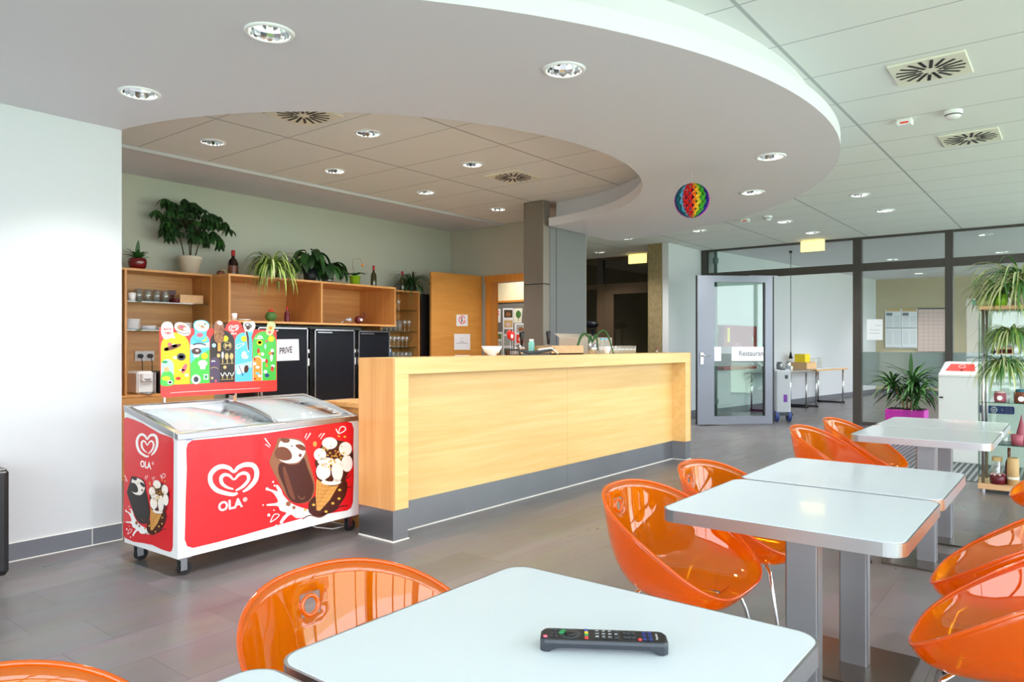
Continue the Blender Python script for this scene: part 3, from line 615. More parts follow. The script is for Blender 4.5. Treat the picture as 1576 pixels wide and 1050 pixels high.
MB('steel').tube([p, p + Vector((0, 0, 0.44))], 0.006).cyl(p, 0.04, 0.01).build('stand', t)
h = MB('bright_red').blob(p + Vector((-0.014, 0, 0.49)), 0.028, 0.015, 0.042).blob(p + Vector((0.014, 0.008, 0.48)), 0.026, 0.015, 0.042); h.m('pwhite').blob(p + Vector((0.022, -0.01, 0.475)), 0.014, 0.01, 0.02); h.build('heart', t)
def tap(px, lab, hz):
    p = onwork(px); t = thing('beer_tap', lab, 'beer tap', tuple(p), 0, 'beer taps')
    MB('chrome').lathe([(0, 0), (0.04, 0), (0.036, 0.02), (0.022, 0.03), (0.02, hz), (0.03, hz + 0.01), (0.03, hz + 0.04), (0, hz + 0.05)], tuple(p)).tube([p + Vector((0, 0, hz - 0.02)), p + Vector((0.05, -0.05, hz - 0.02)), p + Vector((0.06, -0.06, hz - 0.09))], 0.011).build('tap_column', t)
    MB('black').lathe([(0, 0), (0.012, 0), (0.016, 0.06), (0.024, 0.11), (0.02, 0.125), (0, 0.128)], tuple(p + Vector((0, 0, hz + 0.045)))).build('tap_handle', t)
tap(803, 'chrome beer tap with black handle, left one beside the green bottle', 0.35); tap(844, 'beer tap with black handle behind the wooden box', 0.36)
p = onwork(796, -4.1); lat('glass_dome', [(0, 0), (0.06, 0), (0.06, 0.28), (0.05, 0.35), (0.02, 0.38), (0, 0.385)], p, 'glassware', 'clear glass jar behind the counter beside the left beer tap', 'jar')
p = onbar(818, -3.68); t = thing('bottle', 'mint green plastic bottle on the counter right of the beer tap', 'bottle', tuple(p))
MB('mint').lathe([(0, 0), (0.024, 0), (0.026, 0.02), (0.026, 0.1), (0.016, 0.115), (0, 0.115)], tuple(p)).build('body', t); MB('pwhite').lathe([(0.014, 0.11), (0.02, 0.115), (0.02, 0.132), (0, 0.134)], tuple(p)).build('cap', t)
p = onbar(812, -3.58); t = thing('drinks_tray', 'dark grey curved tray with a raised pale handle on the counter', 'tray', tuple(p))
tr = MB('charcoal').prism([rrect(p.x - 0.09, p.x + 0.09, p.y - 0.2, p.y + 0.24, 0.04)], p.z, p.z + 0.008)
for yy in (-0.2, 0.24): tr.tube([(p.x - 0.07, p.y + yy * 0.97, p.z + 0.006), (p.x - 0.07, p.y + yy * 1.04, p.z + 0.045), (p.x + 0.07, p.y + yy * 1.04, p.z + 0.045), (p.x + 0.07, p.y + yy * 0.97, p.z + 0.006)], 0.009)
tr.tube([(p.x + 0.088, p.y - 0.2, p.z + 0.04), (p.x + 0.088, p.y - 0.1, p.z + 0.02), (p.x + 0.088, p.y + 0.08, p.z + 0.03), (p.x + 0.088, p.y + 0.25, p.z + 0.045)], 0.012); tr.build('tray_body', t)
MB('pwhite').tube([(p.x + 0.095, p.y + 0.02, p.z + 0.045), (p.x + 0.095, p.y + 0.2, p.z + 0.058), (p.x + 0.095, p.y + 0.27, p.z + 0.03), (p.x + 0.095, p.y + 0.3, p.z + 0.008)], 0.007).build('handle', t)
a, b = onbar(846, -3.52), onbar(895, -3.52); t = thing('wooden_box', 'low open plywood box on the counter under the plant', 'box', tuple(a))
bx = MB('ply').box(-3.70, -3.5, a.y, b.y, CT, CT + 0.012).box(-3.70, -3.69, a.y, b.y, CT, CT + 0.078).box(-3.51, -3.5, a.y, b.y, CT, CT + 0.078).box(-3.69, -3.51, a.y, a.y + 0.01, CT, CT + 0.078).box(-3.69, -3.51, b.y - 0.01, b.y, CT, CT + 0.078)
bx.build('box_body', t)
a, b = onwork(875, -4.15), onwork(930, -4.15); t = thing('cardboard_box', 'open grey cardboard box standing behind the plywood box', 'box', tuple(a))
MB('cardboard').box(-4.27, -4.05, a.y, b.y, 0.851, 1.33, ch=0.003).build('carton', t); MB('cardboard').add([(-4.27, a.y, 1.33), (-4.27, b.y, 1.33), (-4.33, b.y, 1.37), (-4.33, a.y, 1.37)], [(0, 1, 2, 3)]).build('flap', t)
p = onwork(857, -4.0); MBc = MB('pwhite').lathe([(0, 0), (0.03, 0), (0.03, 0.33), (0.02, 0.38), (0, 0.39)], tuple(p)); tag(MBc.build('white_container'), 'white lidded container behind the wooden box', 'container')
# plant on the counter with arched strap leaves
p = onbar(912, -3.6); t = thing('orchid_plant', 'small plant with long arching leaves in a metal cylinder pot on the bar', 'potted plant', tuple(p))
MB('silver').lathe([(0, 0), (0.043, 0), (0.043, 0.1), (0.039, 0.1), (0.039, 0.012), (0, 0.012)], tuple(p)).build('pot', t)
fo = MB('leaf_mid'); cr = CR
for (sx, hh, ln, w) in ((-1.0, 0.12, 0.16, 0.03), (1.0, 0.15, 0.2, 0.022), (-0.4, 0.09, 0.1, 0.026), (0.6, 0.1, 0.09, 0.026)):
    b0 = p + Vector((0, 0, 0.09)); pts = []
    for i in range(11):
        q = i / 10; pts.append(b0 + cr * (sx * ln * (q ** 0.8)) + Vector((0, 0, hh * math.sin(PI * min(1, q * 0.95 + 0.05)) - 0.10 * q * q * abs(sx))))
    fo.tube(pts, w * 0.36, 6, taper=[0.6 + 0.6 * math.sin(PI * i / 10) for i in range(11)])
fo.build('foliage', t)
p = onbar(934, -3.55); lat('cup', [(0, 0), (0.02, 0), (0.022, 0.01), (0.034, 0.04), (0.037, 0.07), (0.034, 0.07), (0.03, 0.04), (0, 0.012)], p, 'white_enamel', 'white cup on the bar between the plant and the small glasses', 'cup')
for i, px in enumerate((926, 932)):
    p = onbar(px, -3.7); t = thing('water_bottle', ['small clear water bottle behind the white cup, nearer the plant', 'small clear water bottle behind the white cup, nearer the small glasses'][i], 'bottle', tuple(p), 0, 'water bottles on the bar')
    MB('glassware').lathe([(0, 0), (0.026, 0), (0.028, 0.02), (0.028, 0.09), (0.012, 0.125), (0.012, 0.135)], tuple(p)).build('body', t); MB('paper').lathe([(0.0285, 0.035), (0.0285, 0.07)], tuple(p)).build('paper_label', t); MB('sky').cyl(p + Vector((0, 0, 0.133)), 0.013, 0.016).build('cap', t)
gp = onbar(946, -3.5)
for r_ in range(2):
    for i in range(6):
        q = Vector((-3.5 - 0.075 * r_, onbar(945, -3.5).y + i * 0.072 * 1.05, CT))
        o = MB('glassware').lathe([(0, 0), (0.026, 0), (0.031, 0.075), (0.029, 0.075), (0.024, 0.008), (0, 0.008)], tuple(q), 20).build('tumbler'); tag(o, 'clear tumbler in the cluster on the far bar, %s row, %s' % (('front', 'back')[r_], nth(i, 6)), 'glass', 'small tumblers on the bar')
p = onbar(1011, -3.5); t = thing('salt_shaker', 'tiny dark shaker standing alone near the far end of the bar', 'shaker', tuple(p)); MB('glassware').lathe([(0, 0), (0.014, 0), (0.012, 0.035), (0, 0.035)], tuple(p)).build('body', t); MB('copper_brown').lathe([(0.013, 0.03), (0.013, 0.05), (0, 0.056)], tuple(p)).build('cap', t)

# ================================================================== back bar furniture
XF = -6.93   # front of the shallow shelf units
def shelfbox(name, lab, xf, ys, z0, z1, shelves=(), back=True, bottom=True, group=None, base=None):
    t = thing(name, lab, 'shelf unit', (xf - 0.1, (ys[0] + ys[-1]) / 2, z0), 0, group); th = 0.022
    MB('beech_shelf').box(-7.3, xf, ys[0], ys[-1], z1 - th, z1).build('top_board', t)
    if bottom: MB('beech_shelf').box(-7.3, xf, ys[0], ys[-1], z0, z0 + th).build('bottom_board', t)
    for i, y in enumerate(ys):
        o = 0 if i == 0 else (-th if i == len(ys) - 1 else -th / 2); MB('beech_side').box(-7.3, xf, y + o, y + o + th, z0 + th * bottom, z1 - th).build('side_panel', t)
    if back: MB('beech_shelf').box(-7.3, -7.29, ys[0] + th, ys[-1] - th, z0 + th, z1 - th).build('back_panel', t)
    for (ya, yb, z) in shelves: MB('shelf_glass').box(-7.28, xf - 0.03, ya + 0.024, yb - 0.024, z, z + 0.008).build('glass_shelf', t)
    return t
Y1, YE = 3.08, 3.93
shelfbox('shelf_unit', 'beech shelf unit with glass shelves above the coffee machine', XF, (2.14, Y1, YE), 0.76, 1.965, [(Y1, YE, 1.655), (Y1, YE, 1.385), (2.14, Y1, 1.72), (2.14, Y1, 1.50), (2.14, Y1, 1.2)])
U2 = -6.64
shelfbox('shelf_unit', 'open beech shelf unit with two bays above the black fridges', U2, (3.935, 5.06, 6.17), 1.475, 1.96)
shelfbox('shelf_unit', 'narrow beech shelf unit full of glasses beside the wooden door', -6.93, (6.175, 6.87), 0.6, 1.962, [(6.175, 6.87, 1.70), (6.175, 6.87, 1.42), (6.175, 6.87, 1.215), (6.175, 6.87, 1.06)])
tag(MB('black').box(-7.28, -6.9, 6.875, 7.02, 0.6, 1.93).build('shelf_gap_filler'), 'black slab filling the dark gap between the glass shelves and the wooden door', 'panel')  # dark gap beside the shelves built as a solid black slab
t = thing('back_worktop', 'low beech worktop behind the bar under the black fridges', 'worktop', (-6.8, 5.4, 0)); MB('beech_shelf').box(-7.28, -6.3, 3.945, 6.9, 0.575, 0.6).build('board', t); MB('beech_side').box(-7.28, -6.36, 3.96, 6.88, 0, 0.575).build('cabinet_base', t)
t = thing('base_cabinet', 'beech base cabinet carrying the coffee machine', 'cabinet', (-7.1, 3.0, 0)); MB('beech_shelf').box(-7.28, -6.9, 2.15, 3.93, 0.0, 0.757).build('body', t)
def fridge(y0, y1, z1, lab, handle_left=True):
    t = thing('fridge', lab, 'fridge', (-6.95, (y0 + y1) / 2, 0.6), 0, 'black back bar fridges'); z0 = 0.602
    MB('black').box(-7.28, -6.76, y0 - 0.02, y1 + 0.01, z0, z1 + 0.01).build('body', t)
    d = MB('fridge_black').box(-6.75, -6.712, y0 + 0.012, y1 - 0.012, z0 + 0.025, z1 - 0.012); dd_ = d.build('door', t)
    fr = MB('alu')
    for (a, b, c_, e) in ((y0, y0 + 0.013, z0 + 0.012, z1), (y1 - 0.013, y1, z0 + 0.012, z1), (y0, y1, z1 - 0.013, z1), (y0, y1, z0 + 0.012, z0 + 0.025)): fr.box(-6.755, -6.70, a, b, c_, e)
    fr.build('door_frame', dd_); MB('alu').box(-6.712, -6.698, y0 + 0.04, y0 + 0.24, z1 - 0.04, z1 - 0.028).build('door_handle', dd_)
    MB('pwhite').box(-6.76, -6.73, y1 + 0.003, y1 + 0.04, 1.02, 1.1).box(-6.76, -6.73, y1 + 0.003, y1 + 0.04, 1.16, 1.2).build('hinge_cover', t)
fridge(4.30, 4.92, 1.436, 'black fridge with silver frame carrying the PRIVE sheet'); fridge(5.01, 5.575, 1.425, 'black fridge in the middle of the visible row'); fridge(5.634, 6.125, 1.418, 'black fridge partly behind the end of the bar counter')
fpx = (-6.711, 0, 0)
sheet('notice', 'paper', fpx, (1, 0, 0), [(424.5, 522.5), (459.5, 522), (460.5, 554.5), (424.8, 556)], 'white paper sheet reading PRIVE taped to the black fridge', 'notice', lambda a, l: a.text('PRIVE', (430, 545.5), (449.5, 543), (430, 535.5), 'ink', l, 0.02))
# plants and bottles on the shelves
TZ = 1.965
def pot(mb, p, r0, r1, h, m, rim=0.0): mb.lathe([(0, 0), (r0, 0), (r1, h), (r1 + rim, h), (r1 + rim, h + 0.004), (r1 - 0.008, h), (r1 - 0.01, h - 0.02)], tuple(p), 24, m)
p = Vector((-7.08, 3.254, TZ)); t = thing('potted_aloe', 'small pointed leaved plant in a shiny dark red pot at the shelf end', 'potted plant', tuple(p))
q = MB(); q.lathe([(0, 0), (0.055, 0), (0.075, 0.03), (0.083, 0.075), (0.078, 0.11), (0.068, 0.108)], tuple(p), 28, 'pot_red'); q.build('pot', t)
MB('soil').cyl(p + Vector((0, 0, 0.085)), 0.07, 0.012).build('soil', t); q = MB('leaf_mid')
for i in range(12):
    a = 2 * PI * i / 12 + 0.2; q.leaf(p + Vector((0, 0, 0.1)), (math.cos(a), math.sin(a), 0.5 + 0.5 * (i % 3)), random.uniform(0.12, 0.19), 0.04, droop=0.5)
q.leaf(p + Vector((0, 0, 0.1)), (0.1, 0, 1), 0.19, 0.045, droop=0.1); q.leaf(p + Vector((0, 0, 0.1)), (-0.1, 0.1, 1), 0.15, 0.04, droop=0.1); q.build('foliage', t)
p = Vector((-7.08, 3.77, TZ)); t = thing('schefflera_plant', 'large bushy dark green umbrella plant in a pale beige pot', 'potted plant', tuple(p))
q = MB(); q.lathe([(0, 0), (0.075, 0), (0.115, 0.15), (0.122, 0.155), (0.122, 0.178), (0.11, 0.178), (0.108, 0.16)], tuple(p), 32, 'pot_beige'); q.build('pot', t); MB('soil').cyl(p + Vector((0, 0, 0.15)), 0.108, 0.012).build('soil', t)
q = MB('stem_brown')
heads = []
cc = p + Vector((0.02, 0.0, 0.47))
for i in range(88):
    a = random.uniform(0, 2 * PI); ph = math.acos(random.uniform(-0.72, 1)); rr = random.uniform(0.6, 1.08)
    e = cc + Vector((0.18 * rr * math.sin(ph) * math.cos(a), 0.34 * rr * math.sin(ph) * math.sin(a), 0.25 * rr * math.cos(ph) + 0.03))
    if e.x < -7.24: e.x = -7.24
    heads.append(e)
heads += [p + Vector((0.02, -0.26, 0.72)), p + Vector((0.03, -0.2, 0.70)), p + Vector((0.05, 0.36, 0.57)), p + Vector((0.05, 0.40, 0.5)), p + Vector((0.04, 0.31, 0.40)), p + Vector((0.04, 0.30, 0.33))]
for k_, off in enumerate(((-0.04, -0.03), (0.02, 0.0), (0.0, 0.05), (0.04, -0.02))): q.tube([p + Vector((off[0], off[1], 0.15)), p + Vector((off[0] * 1.6, off[1] * 2, 0.34)), cc + Vector((off[0] * 2, off[1] * 3, 0.0))], 0.006)
for e in heads[::2]: q.tube([cc + (e - cc) * 0.2 + Vector((0, 0, -0.06)), e], 0.002, 5)
q.build('stems', t); q = MB('leaf_dark')
for i, e in enumerate(heads):
    nl = 8; ll = random.uniform(0.08, 0.125); m_ = 'leaf_dark' if i % 4 else 'leaf_mid'
    for k_ in range(nl):
        a = 2 * PI * k_ / nl + i; dr = Vector((math.cos(a), math.sin(a), -0.7 + 0.5 * math.sin(i * 2.3))); 
        if e.x + dr.x * ll < -7.28: continue
        q.leaf(e, dr, ll, 0.036, m_, droop=1.4, n=4)
q.build('foliage', t)
def bottle(p, h, r, m, cap, lab, label=None, grp='bottles on top of the shelves'):
    t = thing('bottle', lab, 'bottle', tuple(p), 0, grp)
    MB(m).lathe([(0, 0), (r * 0.95, 0), (r, 0.01), (r, h * 0.5), (r * 0.8, h * 0.62), (r * 0.38, h * 0.7), (r * 0.32, h * 0.9), (r * 0.36, h * 0.97), (0, h * 0.975)], tuple(p), 24).build('body', t)
    MB(cap).lathe([(r * 0.34, h * 0.78), (r * 0.4, h * 0.8), (r * 0.4, h), (0, h + 0.002)], tuple(p), 16).build('wax_cap', t)
    if label: MB(label).lathe([(r + 0.0008, h * 0.12), (r + 0.0008, h * 0.4)], tuple(p), 24).build('bottle_label', t)
bottle(Vector((-6.9, 4.14, 1.96)), 0.27, 0.05, 'bottle_dark', 'wax_red', 'stout dark whisky style bottle with red wax cap beside the spider plant', 'copper_brown')
p = Vector((-6.95, 4.03, 1.96)); t = thing('gold_tin', 'small brown and gold trinket lying left of the stout bottle', 'trinket', tuple(p)); MB('copper_brown').lathe([(0, 0), (0.035, 0), (0.04, 0.03), (0.03, 0.05), (0, 0.052)], tuple(p)).build('body', t); MB('gold').tube([p + Vector((0, 0, 0.05)), p + Vector((0.02, 0.04, 0.065)), p + Vector((0.02, 0.07, 0.03))], 0.006).build('handle', t)
bottle(Vector((-6.8, 5.952, 1.962)), 0.26, 0.036, 'bottle_olive', 'wax_red', 'slim olive bottle with red cap, right of the green pot')
bottle(Vector((-6.98, 6.60, 1.964)), 0.25, 0.036, 'bottle_olive', 'wax_red', 'slim dark bottle with red cap beside the grassy plant')
p = Vector((-7.1, 7.06, 0.0)); 
bottle(Vector((-7.12, 6.93, 1.953)), 0.27, 0.034, 'bottle_olive', 'wax_red', 'bottle whose red neck alone shows above the wooden door')
# hanging variegated spider plant
def spider(p, n, L0, L1, mats, sprd=1.0, w=0.014, up=0.9, droop=2.6, lim=None):
    q = MB(mats[0])
    for i in range(n):
        a = random.uniform(0, 2 * PI); d = Vector((math.cos(a) * sprd, math.sin(a) * sprd, random.uniform(0.2, up)))
        if lim and not lim(d): d.x = abs(d.x)
        q.leaf(p + Vector((random.uniform(-0.02, 0.02), random.uniform(-0.02, 0.02), 0)), d, random.uniform(L0, L1), w * random.uniform(0.7, 1.25), random.choice(mats), droop=droop * random.uniform(0.7, 1.25), n=8, tip=0.7)
    return q
p = Vector((-6.72, 4.46, 1.962)); t = thing('spider_plant', 'yellow green spider plant drooping over the shelf front edge', 'potted plant', tuple(p)); q = MB(); pot(q, p, 0.045, 0.06, 0.07, 'pot_beige'); q.build('pot', t)
spider(p + Vector((0.05, 0, 0.08)), 190, 0.28, 0.5, ['leaf_light', 'leaf_cream', 'leaf_light', 'leaf_light', 'leaf_mid'], 0.42, 0.02, 1.9, 4.4).build('foliage', t)
# peace lilies
def lily(p, n, L, W_, lab, potm, pr, ph, droop=3.0):
    t = thing('peace_lily', lab, 'potted plant', tuple(p), 0, 'dark leaved plants on the shelf'); q = MB(); pot(q, p, pr * 0.8, pr, ph, potm); q.build('pot', t); MB('soil').cyl(p + Vector((0, 0, ph - 0.02)), pr - 0.012, 0.008).build('soil', t)
    q = MB('leaf_dark')
    for i in range(n):
        a = 2 * PI * i / n + random.uniform(-0.2, 0.2); hh = random.uniform(0.08, 0.21) * (ph / 0.1) ** 0.2; b0 = p + Vector((0, 0, ph)); s1 = b0 + Vector((math.cos(a) * 0.05, math.sin(a) * 0.06, hh))
        q.tube([b0, b0 + Vector((math.cos(a) * 0.015, math.sin(a) * 0.02, hh * 0.6)), s1], 0.0025, 5, 'leaf_mid'); q.leaf(s1, (math.cos(a), math.sin(a), 0.35), L * random.uniform(0.8, 1.15), W_, random.choice(['leaf_dark', 'leaf_dark', 'leaf_mid']), droop=droop * random.uniform(0.8, 1.4), n=7)
    q.build('foliage', t)
lily(Vector((-6.78, 4.76, 1.962)), 9, 0.2, 0.06, 'small dark leaved plant in a clear glass, left of the large drooping plant', 'glassware', 0.035, 0.05)
lily(Vector((-6.80, 5.02, 1.962)), 24, 0.27, 0.09, 'large dark drooping leaved plant in a black pot in the middle of the shelf', 'pot_black', 0.08, 0.13)
lily(Vector((-6.78, 5.27, 1.962)), 22, 0.25, 0.09, 'dark drooping leaved plant in a small silver pot beside the green pot', 'silver', 0.05, 0.055)
p = Vector((-6.8, 5.66, 1.962)); t = thing('orchid', 'orchid with one thin bent flower stalk in a lime green pot', 'potted plant', tuple(p)); q = MB(); pot(q, p, 0.05, 0.066, 0.105, 'pot_green', 0.004); q.build('pot', t)
q = MB('leaf_mid')
for i in range(8):
    a = 2 * PI * i / 8; q.leaf(p + Vector((0, 0, 0.1)), (math.cos(a), math.sin(a), 0.9), random.uniform(0.12, 0.2), 0.04, droop=1.2)
q.build('foliage', t); MB('bark').tube([p + Vector((0, 0, 0.1)), p + Vector((0, -0.04, 0.25)), p + Vector((0, -0.02, 0.31)), p + Vector((0.02, 0.06, 0.32)), p + Vector((0.02, 0.10, 0.27))], 0.0025).build('flower_stalk', t); MB('orange_ink').blob(p + Vector((0.02, 0.1, 0.245)), 0.014, 0.014, 0.02).build('flower', t)
p = Vector((-7.02, 6.78, 1.964)); t = thing('grass_plant', 'dark grassy plant spilling over the narrow glass shelves', 'potted plant', tuple(p)); q = MB(); pot(q, p, 0.05, 0.06, 0.07, 'pot_black'); q.build('pot', t); spider(p + Vector((0.03, 0, 0.08)), 120, 0.24, 0.46, ['leaf_dark', 'leaf_mid', 'leaf_dark'], 0.6, 0.014, 1.6, 2.8).build('foliage', t)
# things on the left glass shelves
def tumbler(c, r, h, m, lab, cat, grp, name='tumbler'): return tag(MB(m).lathe([(0, 0), (r * 0.85, 0), (r, h), (r * 0.94, h), (r * 0.8, 0.006), (0, 0.006)], tuple(c), 20).build(name), lab, cat, grp)
Z1 = 1.6635; Z2 = 1.3935
for r_ in range(2):
    for i in range(4): tumbler((-7.02 - 0.09 * r_, 3.24 + i * 0.085 + 0.03 * r_, Z1), 0.034, 0.12, 'glassware', 'clear drinking glass left of the shelf plywood box, %s row, %s' % (('front', 'back')[r_], nth(i, 4)), 'glass', 'drinking glasses on the upper left shelf')
tumbler((-6.99, 3.16, Z1), 0.035, 0.075, 'white_enamel', 'white mug at the left end of the upper glass shelf', 'cup', None, 'mug')
t = thing('packet', 'small dark brown packet leaning behind the tumblers on the shelf', 'packet', (-7.12, 3.6, Z1)); MB('choc').box(-7.14, -7.1, 3.56, 3.64, Z1, Z1 + 0.13).build('carton', t)
tumbler((-7.02, 3.60, Z1), 0.04, 0.04, 'wine', 'small dark red and white dish on the upper glass shelf beside the box', 'dish', None, 'dish')
a, b = 3.62, 3.86; t = thing('wooden_box', 'plywood box on the upper glass shelf', 'box', (-7.08, 3.76, Z1)); MB('ply').box(-7.2, -6.98, a, b, Z1, Z1 + 0.085, ch=0.002).build('box_body', t)
def plates(x, y, z, n, r, lab, grp):
    for i in range(n):
        zz = z + i * 0.0125; o = MB('white_enamel').lathe([(0, 0), (r * 0.6, 0), (r, 0.011), (r, 0.014), (r * 0.6, 0.0035), (0, 0.0035)], (x, y, zz), 24).build('plate'); tag(o, lab + ', ' + nth(n - 1 - i, n, 'topmost', 'lowest', 'from top'), 'plate', grp)
plates(-7.06, 3.19, Z2, 8, 0.075, 'white saucer in the tall stack on the middle glass shelf', 'tall stack of saucers'); plates(-7.02, 3.33, Z2, 3, 0.07, 'white saucer in the low stack beside the tall one', 'low stack of saucers')
plates(-7.05, 3.5, Z2, 2, 0.09, 'white plate in the pair mid glass shelf', 'pair of plates'); plates(-7.08, 3.70, Z2, 6, 0.085, 'white plate in the stack behind the ice cream menu board', 'stack of plates')
# outlet, coffee machine
t = thing('wall_socket', 'white double wall socket with two black plugs above the coffee machine', 'wall socket', (-7.28, 3.46, 1.1))
MB('white_plastic').box(-7.29, -7.275, 3.32, 3.51, 1.09, 1.19, ch=0.004).build('socket_plate', t)
for yy in (3.365, 3.46): MB('black').cyl((0, 0, 0), 0.022, 0.035, 16, 'black', Matrix.Translation((-7.275, yy, 1.14)) @ Matrix.Rotation(R(90), 4, 'Y')).tube([(-7.24, yy, 1.125), (-7.22, yy, 1.08), (-7.22, yy, 1.0), (-7.24, yy, 0.92)], 0.004).build('plug', t)
p = Vector((-6.98, 3.245, 0.785)); t = thing('coffee_machine', 'white coffee pod machine on the worktop below the wall socket', 'coffee machine', tuple(p))
q = MB('white_enamel').box(-7.2, -6.97, 3.20, 3.36, 0.784, 1.0, ch=0.02).box(-6.98, -6.94, 3.23, 3.34, 0.9, 0.985, ch=0.012); q.build('body', t)
MB('silver').lathe([(0, 0), (0.05, 0), (0.055, 0.012), (0, 0.014)], (-6.955, 3.285, 0.784), 20).build('drip_tray', t); MB('chrome').tube([(-6.945, 3.25, 0.93), (-6.93, 3.285, 0.925), (-6.945, 3.32, 0.93)], 0.006).build('spout', t)
MB('silver').box(-7.2, -6.975, 3.362, 3.385, 0.784, 0.99, ch=0.006).build('side_panel', t)
t = thing('coffee_machine', 'black coffee machine half hidden behind the menu board', 'coffee machine', (-7.05, 3.5, 0.784)); MB('black').box(-7.2, -6.97, 3.41, 3.6, 0.784, 0.995, ch=0.015).build('body', t); MB('chrome').lathe([(0.02, 0), (0.025, 0.03), (0, 0.04)], (-7.08, 3.5, 0.993), 16).build('lid', t)
# open bays of the wide unit
B_ = 1.4985
tumbler((-6.7, 4.03, B_), 0.03, 0.07, 'white_enamel', 'small white cup at the left of the open bay', 'cup', None, 'cup'); tag(MB('white_enamel').lathe([(0, 0), (0.05, 0), (0.07, 0.01), (0.068, 0.014), (0, 0.006)], (-6.72, 4.15, B_), 20).build('saucer'), 'white saucer beside the small cup in the open bay', 'saucer')
p = Vector((-6.8, 4.52, B_)); t = thing('apple_ornament', 'green and red apple shaped ornament in the open bay', 'ornament', tuple(p)); MB('leaf_green').blob(p + Vector((0, 0, 0.055)), 0.06, 0.06, 0.055).build('body', t); MB('red2').blob(p + Vector((0, 0, 0.115)), 0.03, 0.03, 0.018).build('crown', t); MB('bark').tube([p + Vector((0, 0, 0.12)), p + Vector((0, 0.02, 0.15))], 0.004).build('stem', t)
bottle(Vector((-6.8, 4.72, B_)), 0.17, 0.03, 'wine', 'wax_red', 'small dark red bottle right of the apple ornament', None, 'little bottles in the open bay')
p = Vector((-6.8, 5.72, B_)); t = thing('teapot_ornament', 'dark red teapot shaped ornament with a curled trunk', 'ornament', tuple(p)); MB('wine').blob(p + Vector((0, 0, 0.05)), 0.05, 0.055, 0.05).build('body', t); MB('pwhite').blob(p + Vector((0.045, 0, 0.05)), 0.012, 0.022, 0.018).build('painted_face', t); MB('wine').tube([p + Vector((0, 0.04, 0.05)), p + Vector((0, 0.08, 0.07)), p + Vector((0, 0.09, 0.12)), p + Vector((0, 0.07, 0.15))], 0.009, taper=[1.4, 1, 0.8, 0.6]).build('trunk', t)
p = Vector((-6.8, 5.58, B_)); t = thing('silver_ornament', 'small silver elephant like ornament left of the dark red one', 'ornament', tuple(p)); MB('silver').blob(p + Vector((0, 0, 0.045)), 0.03, 0.045, 0.035).blob(p + Vector((0, -0.045, 0.05)), 0.02, 0.02, 0.022).build('body', t); MB('silver').tube([p + Vector((0, -0.06, 0.05)), p + Vector((0, -0.1, 0.02)), p + Vector((0, -0.13, 0.012))], 0.007).build('trunk', t)
# glasses in the narrow unit
def stem_glass(c, h, lab, grp):
    return tag(MB('glassware').lathe([(0, 0), (0.028, 0), (0.004, 0.008), (0.004, h * 0.45), (0.024, h * 0.6), (0.029, h * 0.8), (0.024, h)], tuple(c), 16).build('wine_glass'), lab, 'glass', grp)
for i in range(4): stem_glass((-7.0, 6.3 + i * 0.085, 1.7085), 0.13, 'stemmed glass on the narrow unit top shelf, ' + nth(i, 4), 'stemmed glasses on the top shelf')
for r_ in range(2):
    for i in range(5): tumbler((-6.99 - r_ * 0.09, 6.25 + i * 0.078, 1.4285), 0.033, 0.14, 'glassware', 'tall beer glass on the narrow unit, %s row, %s' % (('front', 'back')[r_], nth(i, 5)), 'glass', 'beer glasses on the second shelf', 'beer_glass')
for i in range(2): stem_glass((-7.0, 6.66 + i * 0.08, 1.4285), 0.15, 'stemmed glass right of the tall beer glasses, %s one' % ('left', 'right')[i], 'stemmed glasses on the second shelf')
for r_ in range(2):
    for i in range(7): stem_glass((-6.99 - r_ * 0.08, 6.25 + i * 0.073, 1.2235), 0.14, 'stemmed glass above the blue bowl shelf, %s row, %s' % (('front', 'back')[r_], nth(i, 7)), 'stemmed glasses on the third shelf')
lat('bowl', [(0, 0), (0.08, 0), (0.085, 0.01), (0.105, 0.13), (0.1, 0.13), (0.08, 0.012), (0, 0.012)], Vector((-7.045, 6.33, 1.0685)), 'blue_bowl', 'blue plastic bowl on the lower glass shelf', 'bowl')
for i in range(5): tumbler((-7.0, 6.46 + i * 0.075, 1.0685), 0.03, 0.09, 'glassware', 'short glass right of the blue bowl, ' + nth(i, 5), 'glass', 'short glasses by the blue bowl')
# ================================================================== ice cream freezer
FO = Vector((-3.785, 1.95, 0)); fr_ = R(2.0)
# local x: along the length (away from the camera), local y: towards the back wall
MF = Matrix.Translation(FO) @ Matrix.Rotation(R(90) + fr_, 4, 'Z')
FL, FD = 1.272, 0.575; Z0, ZF, ZB = 0.105, 0.775, 0.90
t = thing('ice_cream_freezer', 'white chest freezer with red printed panels and sloping glass lids', 'freezer', tuple(FO), R(90) + fr_)
def FW(x, y, z): return MF @ Vector((x, y, z))
zf2, zb2 = ZF - 0.03, ZB - 0.03
prof = [(0, Z0), (FD, Z0), (FD, zb2), (0, zf2)]; i0, i1, b0 = 0.045, FD - 0.045, 0.35
def zt(y): return zf2 + (zb2 - zf2) * y / FD
b = MB('white_enamel')
